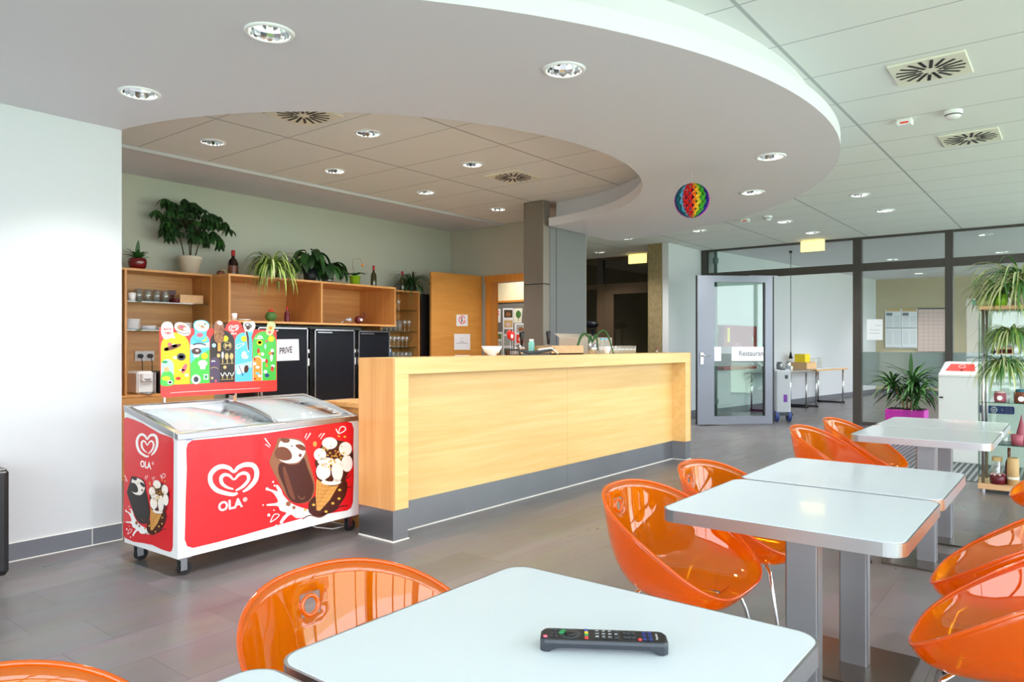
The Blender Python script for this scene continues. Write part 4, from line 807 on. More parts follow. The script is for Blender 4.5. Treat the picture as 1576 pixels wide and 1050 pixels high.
# outer walls
vs = [FW(x, y, z) for x in (0, FL) for (y, z) in prof]
b.add(vs, [(0, 1, 2, 3), (7, 6, 5, 4), (0, 4, 5, 1), (1, 5, 6, 2), (3, 7, 4, 0)])
xi0, xi1 = 0.045, FL - 0.045
top = [FW(0, 0, zt(0)), FW(FL, 0, zt(0)), FW(FL, FD, zt(FD)), FW(0, FD, zt(FD)), FW(xi0, i0, zt(i0)), FW(xi1, i0, zt(i0)), FW(xi1, i1, zt(i1)), FW(xi0, i1, zt(i1))]
bot = [FW(xi0, i0, b0), FW(xi1, i0, b0), FW(xi1, i1, b0), FW(xi0, i1, b0)]
b.add(top + bot, [(0, 1, 5, 4), (1, 2, 6, 5), (2, 3, 7, 6), (3, 0, 4, 7), (4, 5, 9, 8), (5, 6, 10, 9), (6, 7, 11, 10), (7, 4, 8, 11), (8, 9, 10, 11)])
b.build('cabinet', t)
r = MB('alu')
def bar(x0, x1, y0, y1, h0, h1, mm='alu', mb=None):
    (mb or r).add([FW(x, y, zt(y) + h) for h in (h0, h1) for (x, y) in ((x0, y0), (x1, y0), (x1, y1), (x0, y1))], [(3, 2, 1, 0), (4, 5, 6, 7), (0, 1, 5, 4), (1, 2, 6, 5), (2, 3, 7, 6), (3, 0, 4, 7)], mm)
bar(-0.004, FL + 0.004, -0.006, 0.03, -0.004, 0.03); bar(-0.004, FL + 0.004, FD - 0.03, FD + 0.006, -0.004, 0.03); bar(-0.006, 0.03, 0.03, FD - 0.03, -0.004, 0.03); bar(FL - 0.03, FL + 0.006, 0.03, FD - 0.03, -0.004, 0.03)
r.build('lid_frame', t, bevel=0.003)
def lid(x0, x1, lift, name='glass_lid'):
    n = 10; vs = []; fs = []
    for i in range(n + 1):
        y = 0.032 + (FD - 0.064) * i / n; z = zt(y) + lift + 0.022 * math.sin(PI * (i / n) ** 0.8)
        vs += [FW(x0, y, z), FW(x1, y, z)]
    for i in range(n): fs.append((2 * i, 2 * i + 1, 2 * i + 3, 2 * i + 2))
    l = MB('lid_glass').add(vs, fs, None, True).build(name, t, solid=0.004)
    for xx in (x0, x1): MB('alu').tube([FW(xx, 0.032 + (FD - 0.064) * i / n, zt(0.032 + (FD - 0.064) * i / n) + lift + 0.022 * math.sin(PI * (i / n) ** 0.8) + 0.003) for i in range(n + 1)], 0.0035, 6).build('lid_edge', l)
lid(0.035, FL * 0.52, 0.012); lid(FL * 0.5, FL - 0.035, 0.02)
k = MB('steel'); k.tube([FW(FL * 0.51, 0.04 + (FD - 0.08) * i / 10, zt(0.04 + (FD - 0.08) * i / 10) + 0.024 + 0.022 * math.sin(PI * (i / 10) ** 0.8)) for i in range(11)], 0.009, 8); k.m('chrome').box(FL * 0.51 - 0.012, FL * 0.51 + 0.012, FD - 0.1, FD - 0.05, zt(FD - 0.07) + 0.03, zt(FD - 0.07) + 0.07, M=MF); k.build('centre_rail', t)
def glb(x, y, z): return FW(x, y, z)
bk = MB('white_enamel')
for i in range(5):
    x0 = 0.06 + i * (FL - 0.12) / 5; x1 = x0 + (FL - 0.12) / 5 - 0.02
    for z in (0.5, 0.6, 0.7): bk.tube([FW(x0, 0.06, z), FW(x1, 0.06, z), FW(x1, FD - 0.06, z), FW(x0, FD - 0.06, z)], 0.0025, 5, closed=True)
    for q_ in range(7):
        xx = x0 + (x1 - x0) * q_ / 6; bk.tube([FW(xx, 0.06, 0.7), FW(xx, 0.06, 0.42), FW(xx, FD - 0.06, 0.42), FW(xx, FD - 0.06, 0.7)], 0.002, 5)
bk.build('wire_basket', t)
# castors
for (x, y) in ((0.05, 0.05), (0.05, FD - 0.06), (FL - 0.05, 0.05), (FL - 0.05, FD - 0.06)):
    cs = MB('steel').box(x - 0.035, x + 0.035, y - 0.035, y + 0.035, 0.095, 0.104, M=MF).box(x - 0.016, x + 0.02, y - 0.021, y - 0.017, 0.028, 0.095, M=MF).box(x - 0.016, x + 0.02, y + 0.017, y + 0.021, 0.028, 0.095, M=MF).box(x - 0.02, x + 0.02, y - 0.02, y + 0.02, 0.085, 0.097, M=MF)
    c_ = cs.build('castor', t); MB('rubber').cyl((0, 0, 0), 0.036, 0.026, 20, 'rubber', MF @ Matrix.Translation((x + 0.014, y + 0.013, 0.036)) @ Matrix.Rotation(R(90), 4, 'X')).build('wheel', c_)
MB('white_plastic').tube([FW(FL - 0.3, 0.3, 0.1), FW(FL - 0.2, 0.2, 0.03), FW(FL - 0.1, 0.15, 0.006), FW(FL + 0.02, 0.12, 0.008), FW(FL + 0.02, 0.3, 0.008)], 0.004).build('power_cable', t)
# printed panels
nF = MF.to_3x3() @ Vector((0, -1, 0)); nL = MF.to_3x3() @ Vector((-1, 0, 0))
fp = MB(); A1 = Art(fp, FW(0.3, -0.0008, 0.4), nF, (170, 590), 400 / 1355, 0.0005)
A1.poly([(395, 345), (402, 315), (425, 298), (600, 282), (800, 262), (1000, 232), (1120, 214), (1232, 200), (1258, 207), (1268, 238), (1266, 330), (1269, 480), (1264, 620), (1254, 650), (1232, 664), (1100, 686), (1000, 704), (900, 732), (700, 790), (560, 828), (430, 859), (400, 850), (387, 815), (390, 700), (392, 600), (398, 450)], 'red', 0)
A1.text('EXPO', (393, 300), (426, 298), (393, 288), 'blue', 1, 0.03)
def heart(a, T, s, m, l):
    def tr(pts): return [T(x, y) for x, y in pts]
    a.line(tr([(690, 566), (722, 545), (755, 505), (762, 462), (745, 430), (705, 424), (668, 438), (643, 462), (618, 442), (580, 434), (545, 448), (521, 480), (524, 522), (552, 556), (598, 573), (640, 580), (662, 572)]), 24 * s, m, l, taper=[0.35, 0.8, 1, 1.05, 1.05, 1.0, 0.85, 0.55, 0.85, 1, 1, 1, 1, 1, 0.9, 0.75, 0.4])
    a.line(tr([(652, 560), (690, 538), (718, 505), (716, 478), (695, 468), (668, 478), (644, 502), (620, 482), (595, 477), (577, 492), (580, 520), (606, 542), (640, 552)]), 17 * s, m, l, taper=[0.4, 0.9, 1, 1, 1, 0.8, 0.5, 0.8, 1, 1.1, 1.1, 0.8, 0.4])
heart(A1, lambda x, y: (x, y), 1.0, 'pwhite', 1)
A1.text('OLA', (562, 672), (690, 645), (560, 620), 'pwhite', 1, 0.035); A1.text('®', (690, 620), (713, 616), (690, 597), 'pwhite', 1, 0.01)
def icecreams(a, T, s, dark):
    def P_(pts, m, l, sm=True): a.poly([T(x, y) for x, y in pts], m, l, smooth=sm, k=4)
    def E_(cx, cy, rx, ry, m, l): 
        P_([(cx + rx * math.cos(2 * PI * i / 10), cy + ry * math.sin(2 * PI * i / 10)) for i in range(10)], m, l)
    def L_(pts, w, m, l, tp=None): a.line([T(x, y) for x, y in pts], w * s, m, l, taper=tp)
    # milk splash
    P_([(300, 560), (330, 600), (345, 640), (400, 700), (470, 735), (560, 760), (620, 780), (600, 815), (520, 822), (450, 826), (400, 800), (330, 870), (320, 855), (345, 815), (370, 785), (320, 765), (300, 730), (220, 728), (215, 715), (290, 705), (300, 680), (260, 620), (210, 600), (215, 588), (262, 600), (300, 610), (285, 570)], 'pwhite', 2)
    for (x, y, r_) in ((215, 592, 13), (263, 535, 8), (182, 722, 6), (228, 803, 12), (330, 860, 13), (288, 888, 8), (270, 763, 6), (275, 565, 8)): E_(x, y, r_, r_, 'pwhite', 2)
    L_([(240, 860), (270, 800), (312, 800), (290, 830), (240, 862)], 7, 'pwhite', 2)
    # chocolate splash under the cone
    P_([(560, 690), (610, 650), (680, 700), (760, 600), (820, 520), (862, 545), (850, 640), (800, 720), (740, 770), (640, 815), (560, 790), (548, 740)], 'choc', 3)
    L_([(640, 800), (740, 775), (800, 735), (868, 725)], 12, 'choc', 3, [1, 1, 0.5]); L_([(820, 560), (862, 580), (900, 568)], 9, 'choc', 3, [1, 0.5]); L_([(838, 525), (860, 505), (888, 478)], 9, 'choc', 3, [1, 0.6]); L_([(500, 835), (560, 805), (640, 820), (700, 790)], 9, 'choc2', 3)
    for (x, y) in ((800, 600), (795, 670), (745, 708), (690, 775), (520, 760), (590, 720)): E_(x, y, 13, 10, 'nut', 4)
    # chocolate bar
    side = 'choc3' if not dark else 'nearblack'; body = 'choc' if not dark else 'nearblack'
    P_([(300, 190), (330, 178), (470, 190), (520, 235), (530, 290), (598, 540), (585, 650), (540, 700), (440, 705), (380, 660), (320, 560), (240, 400), (238, 350), (280, 250)], side, 3)
    P_([(320, 380), (400, 395), (470, 385), (510, 340), (540, 420), (590, 560), (570, 660), (520, 700), (440, 704), (385, 660), (350, 570), (305, 460)], body, 4)
    if not dark: P_([(340, 430), (360, 420), (420, 600), (440, 680), (400, 650), (360, 540)], 'choc2', 5)
    P_([(315, 215), (380, 190), (460, 200), (515, 240), (520, 300), (470, 370), (400, 385), (340, 372), (300, 330)], 'icecream', 5)
    P_([(290, 265), (330, 250), (380, 265), (412, 310), (405, 350), (350, 362), (300, 345), (275, 310)], 'choc2' if not dark else 'nearblack', 6)
    P_([(330, 178), (392, 190), (388, 215), (350, 218), (325, 200)], 'choc2' if not dark else 'nearblack', 6); P_([(440, 240), (480, 230), (518, 250), (522, 280), (480, 275)], 'choc2' if not dark else 'nearblack', 6); E_(480, 320, 13, 14, 'choc2', 6); E_(412, 245, 7, 6, 'choc', 6)
    L_([(462, 645), (480, 668), (505, 672), (515, 652)], 6, 'choc3', 6)
    # cone
    P_([(612, 515), (700, 520), (800, 545), (720, 680), (640, 768), (612, 765), (606, 640)], 'cone', 5, False)
    for q in range(6): L_([(612, 560 + q * 34), (700 - q * 2, 575 + q * 30), (790 - q * 30, 560 + q * 34)], 3, 'coneline', 6); 
    for q in range(5): L_([(630 + q * 34, 520), (615 + q * 14, 760 - q * 30)], 3, 'coneline', 6)
    P_([(610, 420), (600, 370), (650, 240), (720, 175), (790, 200), (850, 215), (905, 290), (905, 380), (870, 460), (820, 540), (730, 568), (640, 530), (605, 470)], 'choc', 6)
    for (x, y, rx, ry) in ((718, 222, 62, 48), (845, 268, 52, 56), (640, 315, 50, 52), (858, 385, 46, 68), (690, 370, 70, 32), (670, 450, 62, 70), (780, 440, 46, 96), (730, 535, 80, 26)): E_(x, y, rx, ry, 'icecream', 7)
    P_([(720, 415), (738, 480), (750, 510), (735, 532), (680, 520), (722, 480)], 'choc', 8)
    rn = random.Random(5)
    for q in range(46):
        an = rn.uniform(0, 6.28); rr = rn.random() ** 0.7; x, y = 745 + 120 * rr * math.cos(an), 330 + 105 * rr * math.sin(an); E_(x, y, rn.uniform(4, 10), rn.uniform(4, 8), rn.choice(['nut', 'nut', 'cone']), 8)
    E_(600, 228, 16, 22, 'cone', 4); E_(793, 166, 10, 7, 'nut', 4); E_(842, 170, 10, 9, 'nut', 4)
    for (x, y, r_) in ((385, 712, 20), (430, 742, 14)): E_(x, y, r_, r_, 'choc3', 4)
    L_([(196, 182), (212, 205), (242, 245)], 11, 'pwhite', 3, [1, 0.4]); L_([(200, 230), (215, 240), (236, 256)], 8, 'pwhite', 3, [1, 0.4]); L_([(565, 140), (550, 165), (528, 195)], 10, 'pwhite', 3, [1, 0.4]); L_([(535, 142), (528, 160), (518, 180)], 6, 'pwhite', 3)
    L_([(678, 142), (660, 165), (645, 190)], 9, 'pwhite', 3, [1, 0.4]); L_([(655, 142), (640, 158), (632, 172)], 5, 'pwhite', 3); L_([(770, 105), (778, 122), (788, 140)], 9, 'pwhite', 3); L_([(790, 145), (806, 95), (838, 90), (848, 112), (820, 135), (790, 145)], 7, 'pwhite', 3)
Z6 = lambda x, y: ((370 + x * 200 / 1050 - 170) * 1355 / 400, (640 + y * 200 / 1050 - 590) * 1355 / 400)
icecreams(A1, Z6, 200 / 1050 * 1355 / 400, False)
fp.build('front_print', t)
sp_ = MB(); A2_ = Art(sp_, FW(-0.0008, 0.2, 0.4), nL, (180, 640), 110 / 481, 0.0005)
A2_.poly([(45, 40), (50, 18), (65, 10), (110, 25), (170, 50), (230, 85), (290, 120), (350, 140), (376, 152), (382, 175), (380, 500), (376, 880), (370, 910), (355, 917), (300, 900), (240, 870), (180, 858), (110, 848), (60, 825), (46, 810), (42, 780), (50, 400)], 'red', 0)
def TH(x, y): return (206 + (x - 645) * 0.56, 197 + (y - 500) * 0.98 + (x - 645) * 0.10)
heart(A2_, TH, 0.70, 'pwhite', 1)
A2_.text('OLA', (158, 345), (232, 362), (158, 298), 'pwhite', 1, 0.035); A2_.text('®', (236, 330), (249, 333), (236, 308), 'pwhite', 1, 0.01)
def TS(x, y): return (52 + (x - 190) * 0.42, 388 + (y - 160) * 0.58 + (x - 190) * 0.07)
icecreams(A2_, TS, 0.48, True)
sp_.build('side_print', t)
# ---------------- menu board
BX = FW(0, FD + 0.02, 0).x; BXP = -4.372
t = thing('menu_board', 'colourful ice cream menu board with cut out arches standing on the freezer back edge', 'menu board', (-4.36, 2.55, 0.9))
OFA, OFB, SB = (230, 480), (330, 480), 110 / 825
def LA(x, y): return (230 + x * SB, 480 + y * SB)
def LB(x, y): return (330 + x * SB, 480 + y * SB)
def outl(pts, m, l0, l1, mb, sm=False):
    if sm: pts = spline(pts, 5)
    a = Art(mb, (BXP, 0, 0), (1, 0, 0), (0, 0), 1, 0.001); n = len(pts); tris = tessellate_polygon([[Vector((x, -y, 0)) for x, y in pts]])
    vs = [a.P(x, y, l1) for x, y in pts] + [a.P(x, y, l0) for x, y in pts]; mb.add(vs, [tuple(q) for q in tris] + [tuple(k + n for k in q) for q in tris] + [(k, (k + 1) % n, n + (k + 1) % n, n + k) for k in range(n)], m)
mb = MB('red2')
outl([(245.5, 507), (247, 504), (424.5, 508), (425.5, 510), (426.3, 600), (425, 602), (252, 612), (249, 611), (247.5, 606)], 'red2', -5, 0, mb)
outl([LB(125, 200), LB(140, 150), LB(175, 112), LB(220, 100), LB(270, 108), LB(310, 140), LB(330, 200), LB(330, 260), LB(125, 260)], 'red2', -4.8, 0.1, mb)
mb.build('board', t)
pm = MB(); P1 = Art(pm, (BXP, 0, 0), (1, 0, 0), (0, 0), 1, 0.0006)
def arch(cx0, cx1, ytop, ybot0, ybot1, m, l=1.5):
    w = (cx1 - cx0) / 2; c = (cx0 + cx1) / 2; pts = [(cx1 - 0, ybot1)]
    for i in range(13):
        a = PI * i / 12; pts.append((c + w * math.cos(a), ytop + w * 1.0 - w * 1.0 * math.sin(a)))
    pts.append((cx0, ybot0)); P1.poly(pts, m, l)
yb = lambda x: 593 - (x - 248) * 0.045
for (x0, x1, yt, m) in ((247.5, 291.5, 512, 'yellow'), (292.5, 322.3, 512, 'sky'), (323, 361, 508, 'nearblack'), (361.5, 388, 512, 'sky'), (388.7, 425, 510, 'green')): arch(x0, x1, yt, yb(x0), yb(x1), m)
P1.poly([(292.5, 560), (300, 552), (310, 545), (322.3, 538), (322.3, yb(322)), (292.5, yb(292))], 'green', 2.2); P1.poly([(292.5, 530), (305, 530), (322, 527), (322, 534), (292.5, 538)], 'pwhite', 2.2)
arch(247.8, 267, 553, yb(248), yb(267), 'lblue', 2.5); arch(322.6, 338, 550, yb(323), yb(338), 'plum', 2.5); arch(388.9, 403.5, 548, yb(389), yb(403), 'pwhite', 2.4); arch(389.5, 402.3, 549.5, yb(390), yb(402), 'orange_ink', 3)
P1.poly([(248, 578), (256, 570), (266.5, 577), (266.5, yb(266)), (248, yb(248))], 'green', 3, True)
# little products and roundels
def e(cx, cy, rx, ry, m, l=3, rot=0): P1.ell(cx, cy, rx, ry, m, l, rot, 14)
def za(x, y): return LA(x, y)
for (x, y, rx, ry, m, rot) in ((265, 410, 105, 26, 'choc2', -18), (190, 432, 30, 22, 'choc3', 0), (232, 375, 26, 20, 'pink', 0), (285, 392, 32, 20, 'pwhite', 0), (365, 520, 52, 45, 'charcoal', 0), (365, 520, 30, 20, 'lblue', 0), (292, 528, 24, 18, 'pwhite', 0), (400, 655, 24, 62, 'pink', 25), (330, 770, 30, 20, 'bright_red', 0), (428, 730, 22, 18, 'pwhite', 0),
                           (375, 672, 34, 12, 'pwhite', 0), (195, 665, 34, 30, 'straw', 0), (190, 770, 50, 26, 'yellow', 0), (235, 815, 30, 24, 'pwhite', 0), (235, 815, 18, 14, 'charcoal', 0), (175, 580, 34, 16, 'dgreen', 0)):
    q = za(x, y); e(q[0], q[1], rx * SB, ry * SB, m, 4, rot)
def cup(x, y, s, top, l=4):
    q = za(x, y); P1.poly([(q[0] - 5 * s, q[1]), (q[0] + 5 * s, q[1]), (q[0] + 3.6 * s, q[1] + 9 * s), (q[0] - 3.6 * s, q[1] + 9 * s)], 'pwhite', l); e(q[0], q[1], 7.2 * s, 5 * s, top, l + 0.6); e(q[0] + 1, q[1] - 1, 2.4 * s, 1.6 * s, 'icecream', l + 1.2)
cup(540, 455, 1.05, 'choc'); cup(612, 595, 1.0, 'icecream'); q = za(535, 780); e(q[0], q[1], 7, 7.5, 'pwhite', 4); e(q[0], q[1], 4, 4.5, 'charcoal', 4.6); q = za(650, 752); P1.poly(rect(q[0] - 3.4, q[1] - 4, q[0] + 3.4, q[1] + 4), 'pwhite', 4); P1.poly(rect(q[0] - 2, q[1] - 2.5, q[0] + 2, q[1] + 2.5), 'dgreen', 4.6)
for (x, y) in ((622, 305), (632, 510)): q = za(x, y); e(q[0], q[1], 5.2, 5.2, 'yellow', 5)
for (x, y) in ((123, 310), (340, 312), (650, 312)): q = LB(x, y); e(q[0], q[1], 4.7, 4.7, 'yellow', 5)
P1.text('BEN&JERRY', za(498, 388), za(652, 384), za(498, 366), 'charcoal', 4, 0.02) if False else None
P1.line([za(498, 382), za(570, 366), za(652, 384)], 2.0, 'charcoal', 4)
for (x, y, rx, ry, m) in ((-10 + 2, 388, 24, 24, 'lblue'), (92, 500, 14, 40, 'icecream'), (140, 515, 22, 40, 'gold'), (195, 515, 22, 40, 'gold'), (118, 640, 20, 20, 'gold'), (45, 505, 20, 24, 'gold')):
    q = LB(x, y); e(q[0], q[1], rx * SB, ry * SB, m, 4)
for x in (92, 145, 200):
    q = LB(x, 565); P1.line([(q[0], q[1] - 3), (q[0], q[1] + 4)], 1.4, 'gold', 4); q = LB(x, 735); P1.line([(q[0] - 3, q[1] - 4), (q[0], q[1] + 1), (q[0] + 3, q[1] - 5)], 1.2, 'pwhite', 4); P1.line([(q[0], q[1]), (q[0], q[1] + 5)], 1.2, 'gold', 4)
for yy in (603, 785): P1.line([LB(70, yy), LB(220, yy - 8)], 0.6, 'gold', 4)
q = LB(150, 395); P1.line([(q[0] + 6 * math.cos(i * 0.45), q[1] + 6 * math.sin(i * 0.45)) for i in range(15)], 0.6, 'gold', 4); P1.text('M', LB(118, 418), LB(184, 412), LB(118, 372), 'gold', 4, 0.04)
P1.line([za(712, 575), za(730, 568), za(755, 572)], 1.6, 'pwhite', 5); P1.line([za(700, 600), za(780, 603)], 1.2, 'violet', 5); P1.line([za(705, 655), za(740, 640), za(790, 655)], 0.8, 'gold', 5); q = za(720, 765); e(q[0], q[1], 2, 2, 'gold', 5); q = za(762, 798); e(q[0], q[1], 1.6, 1.8, 'pink', 5)
P1.line([LB(250, 425), LB(255, 385), LB(300, 370), LB(345, 368), LB(310, 395), LB(255, 430)], 1.0, 'pwhite', 4); P1.poly([LB(235, 615), LB(430, 570), LB(430, 640), LB(235, 690)], 'lblue', 2.4)
q = LB(340, 500); e(q[0], q[1], 4, 6, 'icecream', 4); e(q[0] + 3, q[1] + 3, 3.5, 2.6, 'pwhite', 4.6); q = LB(365, 660); e(q[0], q[1], 3.6, 6, 'choc', 4, 10); q = LB(310, 665); e(q[0], q[1], 5, 6, 'icecream', 4); q = LB(278, 700); e(q[0], q[1], 3, 3, 'pwhite', 4.6); P1.line([LB(280, 625), LB(330, 740)], 1.2, 'wheel_blue', 4.4)
for (x, y, rx, ry, m) in ((520, 357, 34, 32, 'yellow'), (520, 355, 22, 16, 'pink'), (505, 450, 16, 30, 'bright_red'), (520, 490, 20, 14, 'yellow'), (550, 490, 22, 20, 'pwhite'), (640, 480, 20, 20, 'orange_ink'), (670, 480, 16, 16, 'choc2'), (655, 530, 16, 44, 'pwhite'), (665, 448, 20, 20, 'pwhite'), (600, 570, 16, 24, 'bright_red'), (600, 620, 14, 20, 'orange_ink'), (565, 558, 22, 20, 'pwhite'), (672, 628, 22, 18, 'pwhite'), (665, 660, 18, 30, 'red2'), (585, 692, 22, 20, 'pwhite'), (605, 735, 26, 22, 'wheel_blue'), (585, 400, 12, 30, 'lblue'), (600, 340, 16, 14, 'pink'),
                        (460, 545, 12, 18, 'bright_red'), (462, 600, 20, 18, 'pwhite'), (495, 640, 24, 16, 'pwhite'), (495, 712, 26, 14, 'sky'), (520, 740, 22, 14, 'pwhite'), (465, 772, 16, 10, 'bright_red')):
    q = LB(x, y); e(q[0], q[1], rx * SB, ry * SB, m, 4)
P1.line([LB(495, 290), LB(520, 280), LB(548, 290)], 2.0, 'pwhite', 4); P1.line([LB(465, 308), LB(560, 304)], 1.6, 'pwhite', 4)
def TB(x, y): q = LB(222 + (x - 645) * 0.44, 190 + (y - 500) * 0.44); return q
heart(P1, TB, 0.44 * SB, 'pwhite', 2); P1.text('OLA', LB(188, 264), LB(256, 262), LB(188, 240), 'pwhite', 2, 0.04)
P1.line([(262, 605), (300, 602.5), (400, 597.5)], 0.5, 'pwhite', 1.5)
pm.build('board_print', t)
# raised cut outs on the top edge
cu = MB('pwhite'); outl([LA(130, 200), LA(140, 150), LA(170, 122), LA(205, 116), LA(240, 125), LA(265, 165), LA(268, 240), LA(290, 305), LA(250, 300), LA(190, 318), LA(150, 295), LA(133, 250)], 'pwhite', 1.8, 6, cu, True)
P1b = Art(cu, (BXP, 0, 0), (1, 0, 0), (0, 0), 1, 0.001); P1b.text('SNACK', LA(152, 214), LA(250, 212), LA(152, 188), 'red2', 7, 0.04); P1b.text('TIME!', LA(166, 262), LA(244, 260), LA(166, 232), 'red2', 7, 0.04); cu.build('speech_bubble', t)
cu = MB('choc3'); c1 = LA(378, 200); outl([(c1[0] + 12.5 * math.cos(a_), c1[1] + 10 * math.sin(a_) + 0.3 * 12.5 * math.cos(a_)) for a_ in [i * 0.42 for i in range(15)]], 'icecream', 1.8, 6, cu); a_ = Art(cu, (BXP, 0, 0), (1, 0, 0), (0, 0), 1, 0.001); a_.ell(c1[0] - 1, c1[1] - 2, 8, 4.6, 'bark', 7, 12); a_.ell(c1[0] - 2, c1[1] - 3, 4, 2.4, 'pink', 7.5, 0); a_.ell(c1[0] + 4, c1[1] - 0.5, 3.4, 2.2, 'pwhite', 7.5, 0); a_.line([(c1[0] - 11, c1[1] + 2), (c1[0], c1[1] + 6.5), (c1[0] + 11, c1[1] + 6)], 1, 'choc', 7); cu.build('cookie_cutout', t)
cu = MB('pwhite'); outl([LA(505, 140), LA(530, 108), LA(590, 96), LA(650, 108), LA(685, 145), LA(680, 190), LA(655, 230), LA(632, 320), LA(528, 318), LA(518, 220), LA(505, 180)], 'sky', 1.8, 6, cu, True); a_ = Art(cu, (BXP, 0, 0), (1, 0, 0), (0, 0), 1, 0.001); q = LA(595, 165); a_.ell(q[0], q[1], 11.4, 8.4, 'pwhite', 7, 10); a_.ell(q[0], q[1] - 0.5, 8.8, 6.2, 'icecream', 7.5, 10); a_.ell(q[0] + 1, q[1] + 1, 3.4, 2.0, 'bark', 8, 20); a_.ell(q[0] - 4, q[1] - 2, 2, 1.2, 'straw', 8, 0); a_.ell(q[0] + 5, q[1] - 3, 2, 1.2, 'leaf_green', 8, 0); q = LA(575, 268); a_.ell(q[0], q[1], 5, 3.4, 'pink', 7, 0); cu.build('tub_cutout', t)
cu = MB('choc3'); outl([LA(745, 150), LA(765, 110), LA(800, 98), LB(75, 120), LB(100, 165), LB(105, 280), LB(92, 345), LB(60, 358), LA(765, 355), LA(742, 320), LA(738, 230)], 'choc3', 1.8, 6, cu, True); a_ = Art(cu, (BXP, 0, 0), (1, 0, 0), (0, 0), 1, 0.001); rn = random.Random(3)
a_.ell(LB(55, 130)[0], LB(55, 130)[1], 4.4, 3, 'pwhite', 7, 20)
for i in range(26): q = LA(rn.uniform(755, 850), rn.uniform(160, 335)); a_.ell(q[0], q[1], 1.1, 0.8, rn.choice(['choc', 'nut', 'choc2']), 7, rn.uniform(0, 90), 8)
a_.line([LB(48, 360), LB(48, 455)], 5, 'cone', 6.5, smooth=False); cu.build('stick_cutout', t)
cu = MB('icecream'); outl([LB(330, 135), LB(350, 112), LB(395, 118), LB(440, 110), LB(466, 150), LB(460, 190), LB(440, 225), LB(405, 330), LB(392, 455), LB(380, 440), LB(362, 300), LB(345, 215), LB(332, 180)], 'icecream', 1.8, 6, cu, True); a_ = Art(cu, (BXP, 0, 0), (1, 0, 0), (0, 0), 1, 0.001); a_.ell(*LB(383, 160), 6, 4, 'panel_grey', 7, 20); a_.ell(*LB(380, 185), 3, 3.2, 'choc', 7.4, 0); a_.ell(*LB(372, 150), 2, 1.4, 'pwhite', 7.8, 0); a_.poly([LB(350, 225), LB(440, 232), LB(408, 330), LB(392, 452), LB(380, 440), LB(364, 300)], 'sky', 7); a_.poly([LB(350, 225), LB(375, 228), LB(390, 300), LB(392, 452), LB(380, 440), LB(364, 300)], 'choc', 7.5); cu.build('cone_cutout', t)
cu = MB('leaf_cream'); outl([LB(600, 175), LB(615, 125), LB(645, 113), LB(690, 130), LB(698, 165), LB(688, 195), LB(670, 250), LB(640, 275), LB(592, 255)], 'leaf_cream', 1.8, 6, cu, True); a_ = Art(cu, (BXP, 0, 0), (1, 0, 0), (0, 0), 1, 0.001); a_.ell(*LB(640, 188), 3, 2.6, 'orange_ink', 7, 0); a_.ell(*LB(630, 236), 2.4, 2, 'pink', 7, 0); cu.build('push_up_cutout', t)
ps = MB('alu')
for px_ in (253.5, 363, 403):
    q = pX(px_, 612, -4.368); ps.box(-4.376, -4.366, q.y - 0.005, q.y + 0.005, 0.886, 0.93)
ps.build('posts', t)
# red can beside the counter
p = pZ(546, 818, 0); p.z = 0; t = thing('red_canister', 'bright red cylinder on the floor between freezer and counter', 'canister', (-3.80, 3.215 + 0.07, 0))
MB('bright_red').lathe([(0, 0), (0.034, 0), (0.036, 0.01), (0.036, 0.15), (0, 0.16)], (-3.775, 3.262, 0), 24).build('body', t)
# ================================================================== tables
def table_proto():
    t = thing('bistro_table', '', 'table'); hx, hy = 0.342, 0.326
    o = rrect(-hx, hx, -hy, hy, 0.05, 8); i = rrect(-hx + 0.006, hx - 0.006, -hy + 0.006, hy - 0.006, 0.044, 8)
    MB('laminate').prism([i], 0.712, 0.7405).build('tabletop', t)
    e_ = MB('alu').prism([o, i[::-1]], 0.703, 0.7395); e_.build('edge_band', t, bevel=0.002)
    MB('steel').prism([rrect(-0.05, 0.05, -0.024, 0.024, 0.006)], 0.012, 0.705).build('column', t, bevel=0.002)
    MB('alu').box(0.0505, 0.053, -0.02, 0.02, 0.014, 0.7).build('column_lit_face', t)  # paler skin: window light on this side put into the metal colour
    MB('plate_steel').prism([rrect(-0.2, 0.2, -0.2, 0.2, 0.012)], 0.0, 0.012).build('base_plate', t)
    MB('steel').box(-0.15, 0.15, -0.15, 0.15, 0.698, 0.711).build('top_bracket', t)
    return t
tp = table_proto(); first = True
TX = -0.69
for (y, lab) in ((0.345, 'white square table at the very bottom edge of the photo, only a corner showing'), (1.012, 'nearest large white table, carrying the black remote control'), (2.388, 'white table with aluminium edge in the middle, nearer half of the joined pair'), (3.052, 'white table in the middle pair, farther half'), (4.76, 'white table of the farthest pair, nearer half'), (5.42, 'farthest white table, near the display cabinet')):
    if first: tp.location = (TX, y, 0); tp['label'] = lab; tp['group'] = 'white cafe tables'; first = False
    else: dup(tp, (TX, y, 0), 0, lab, 'white cafe tables')
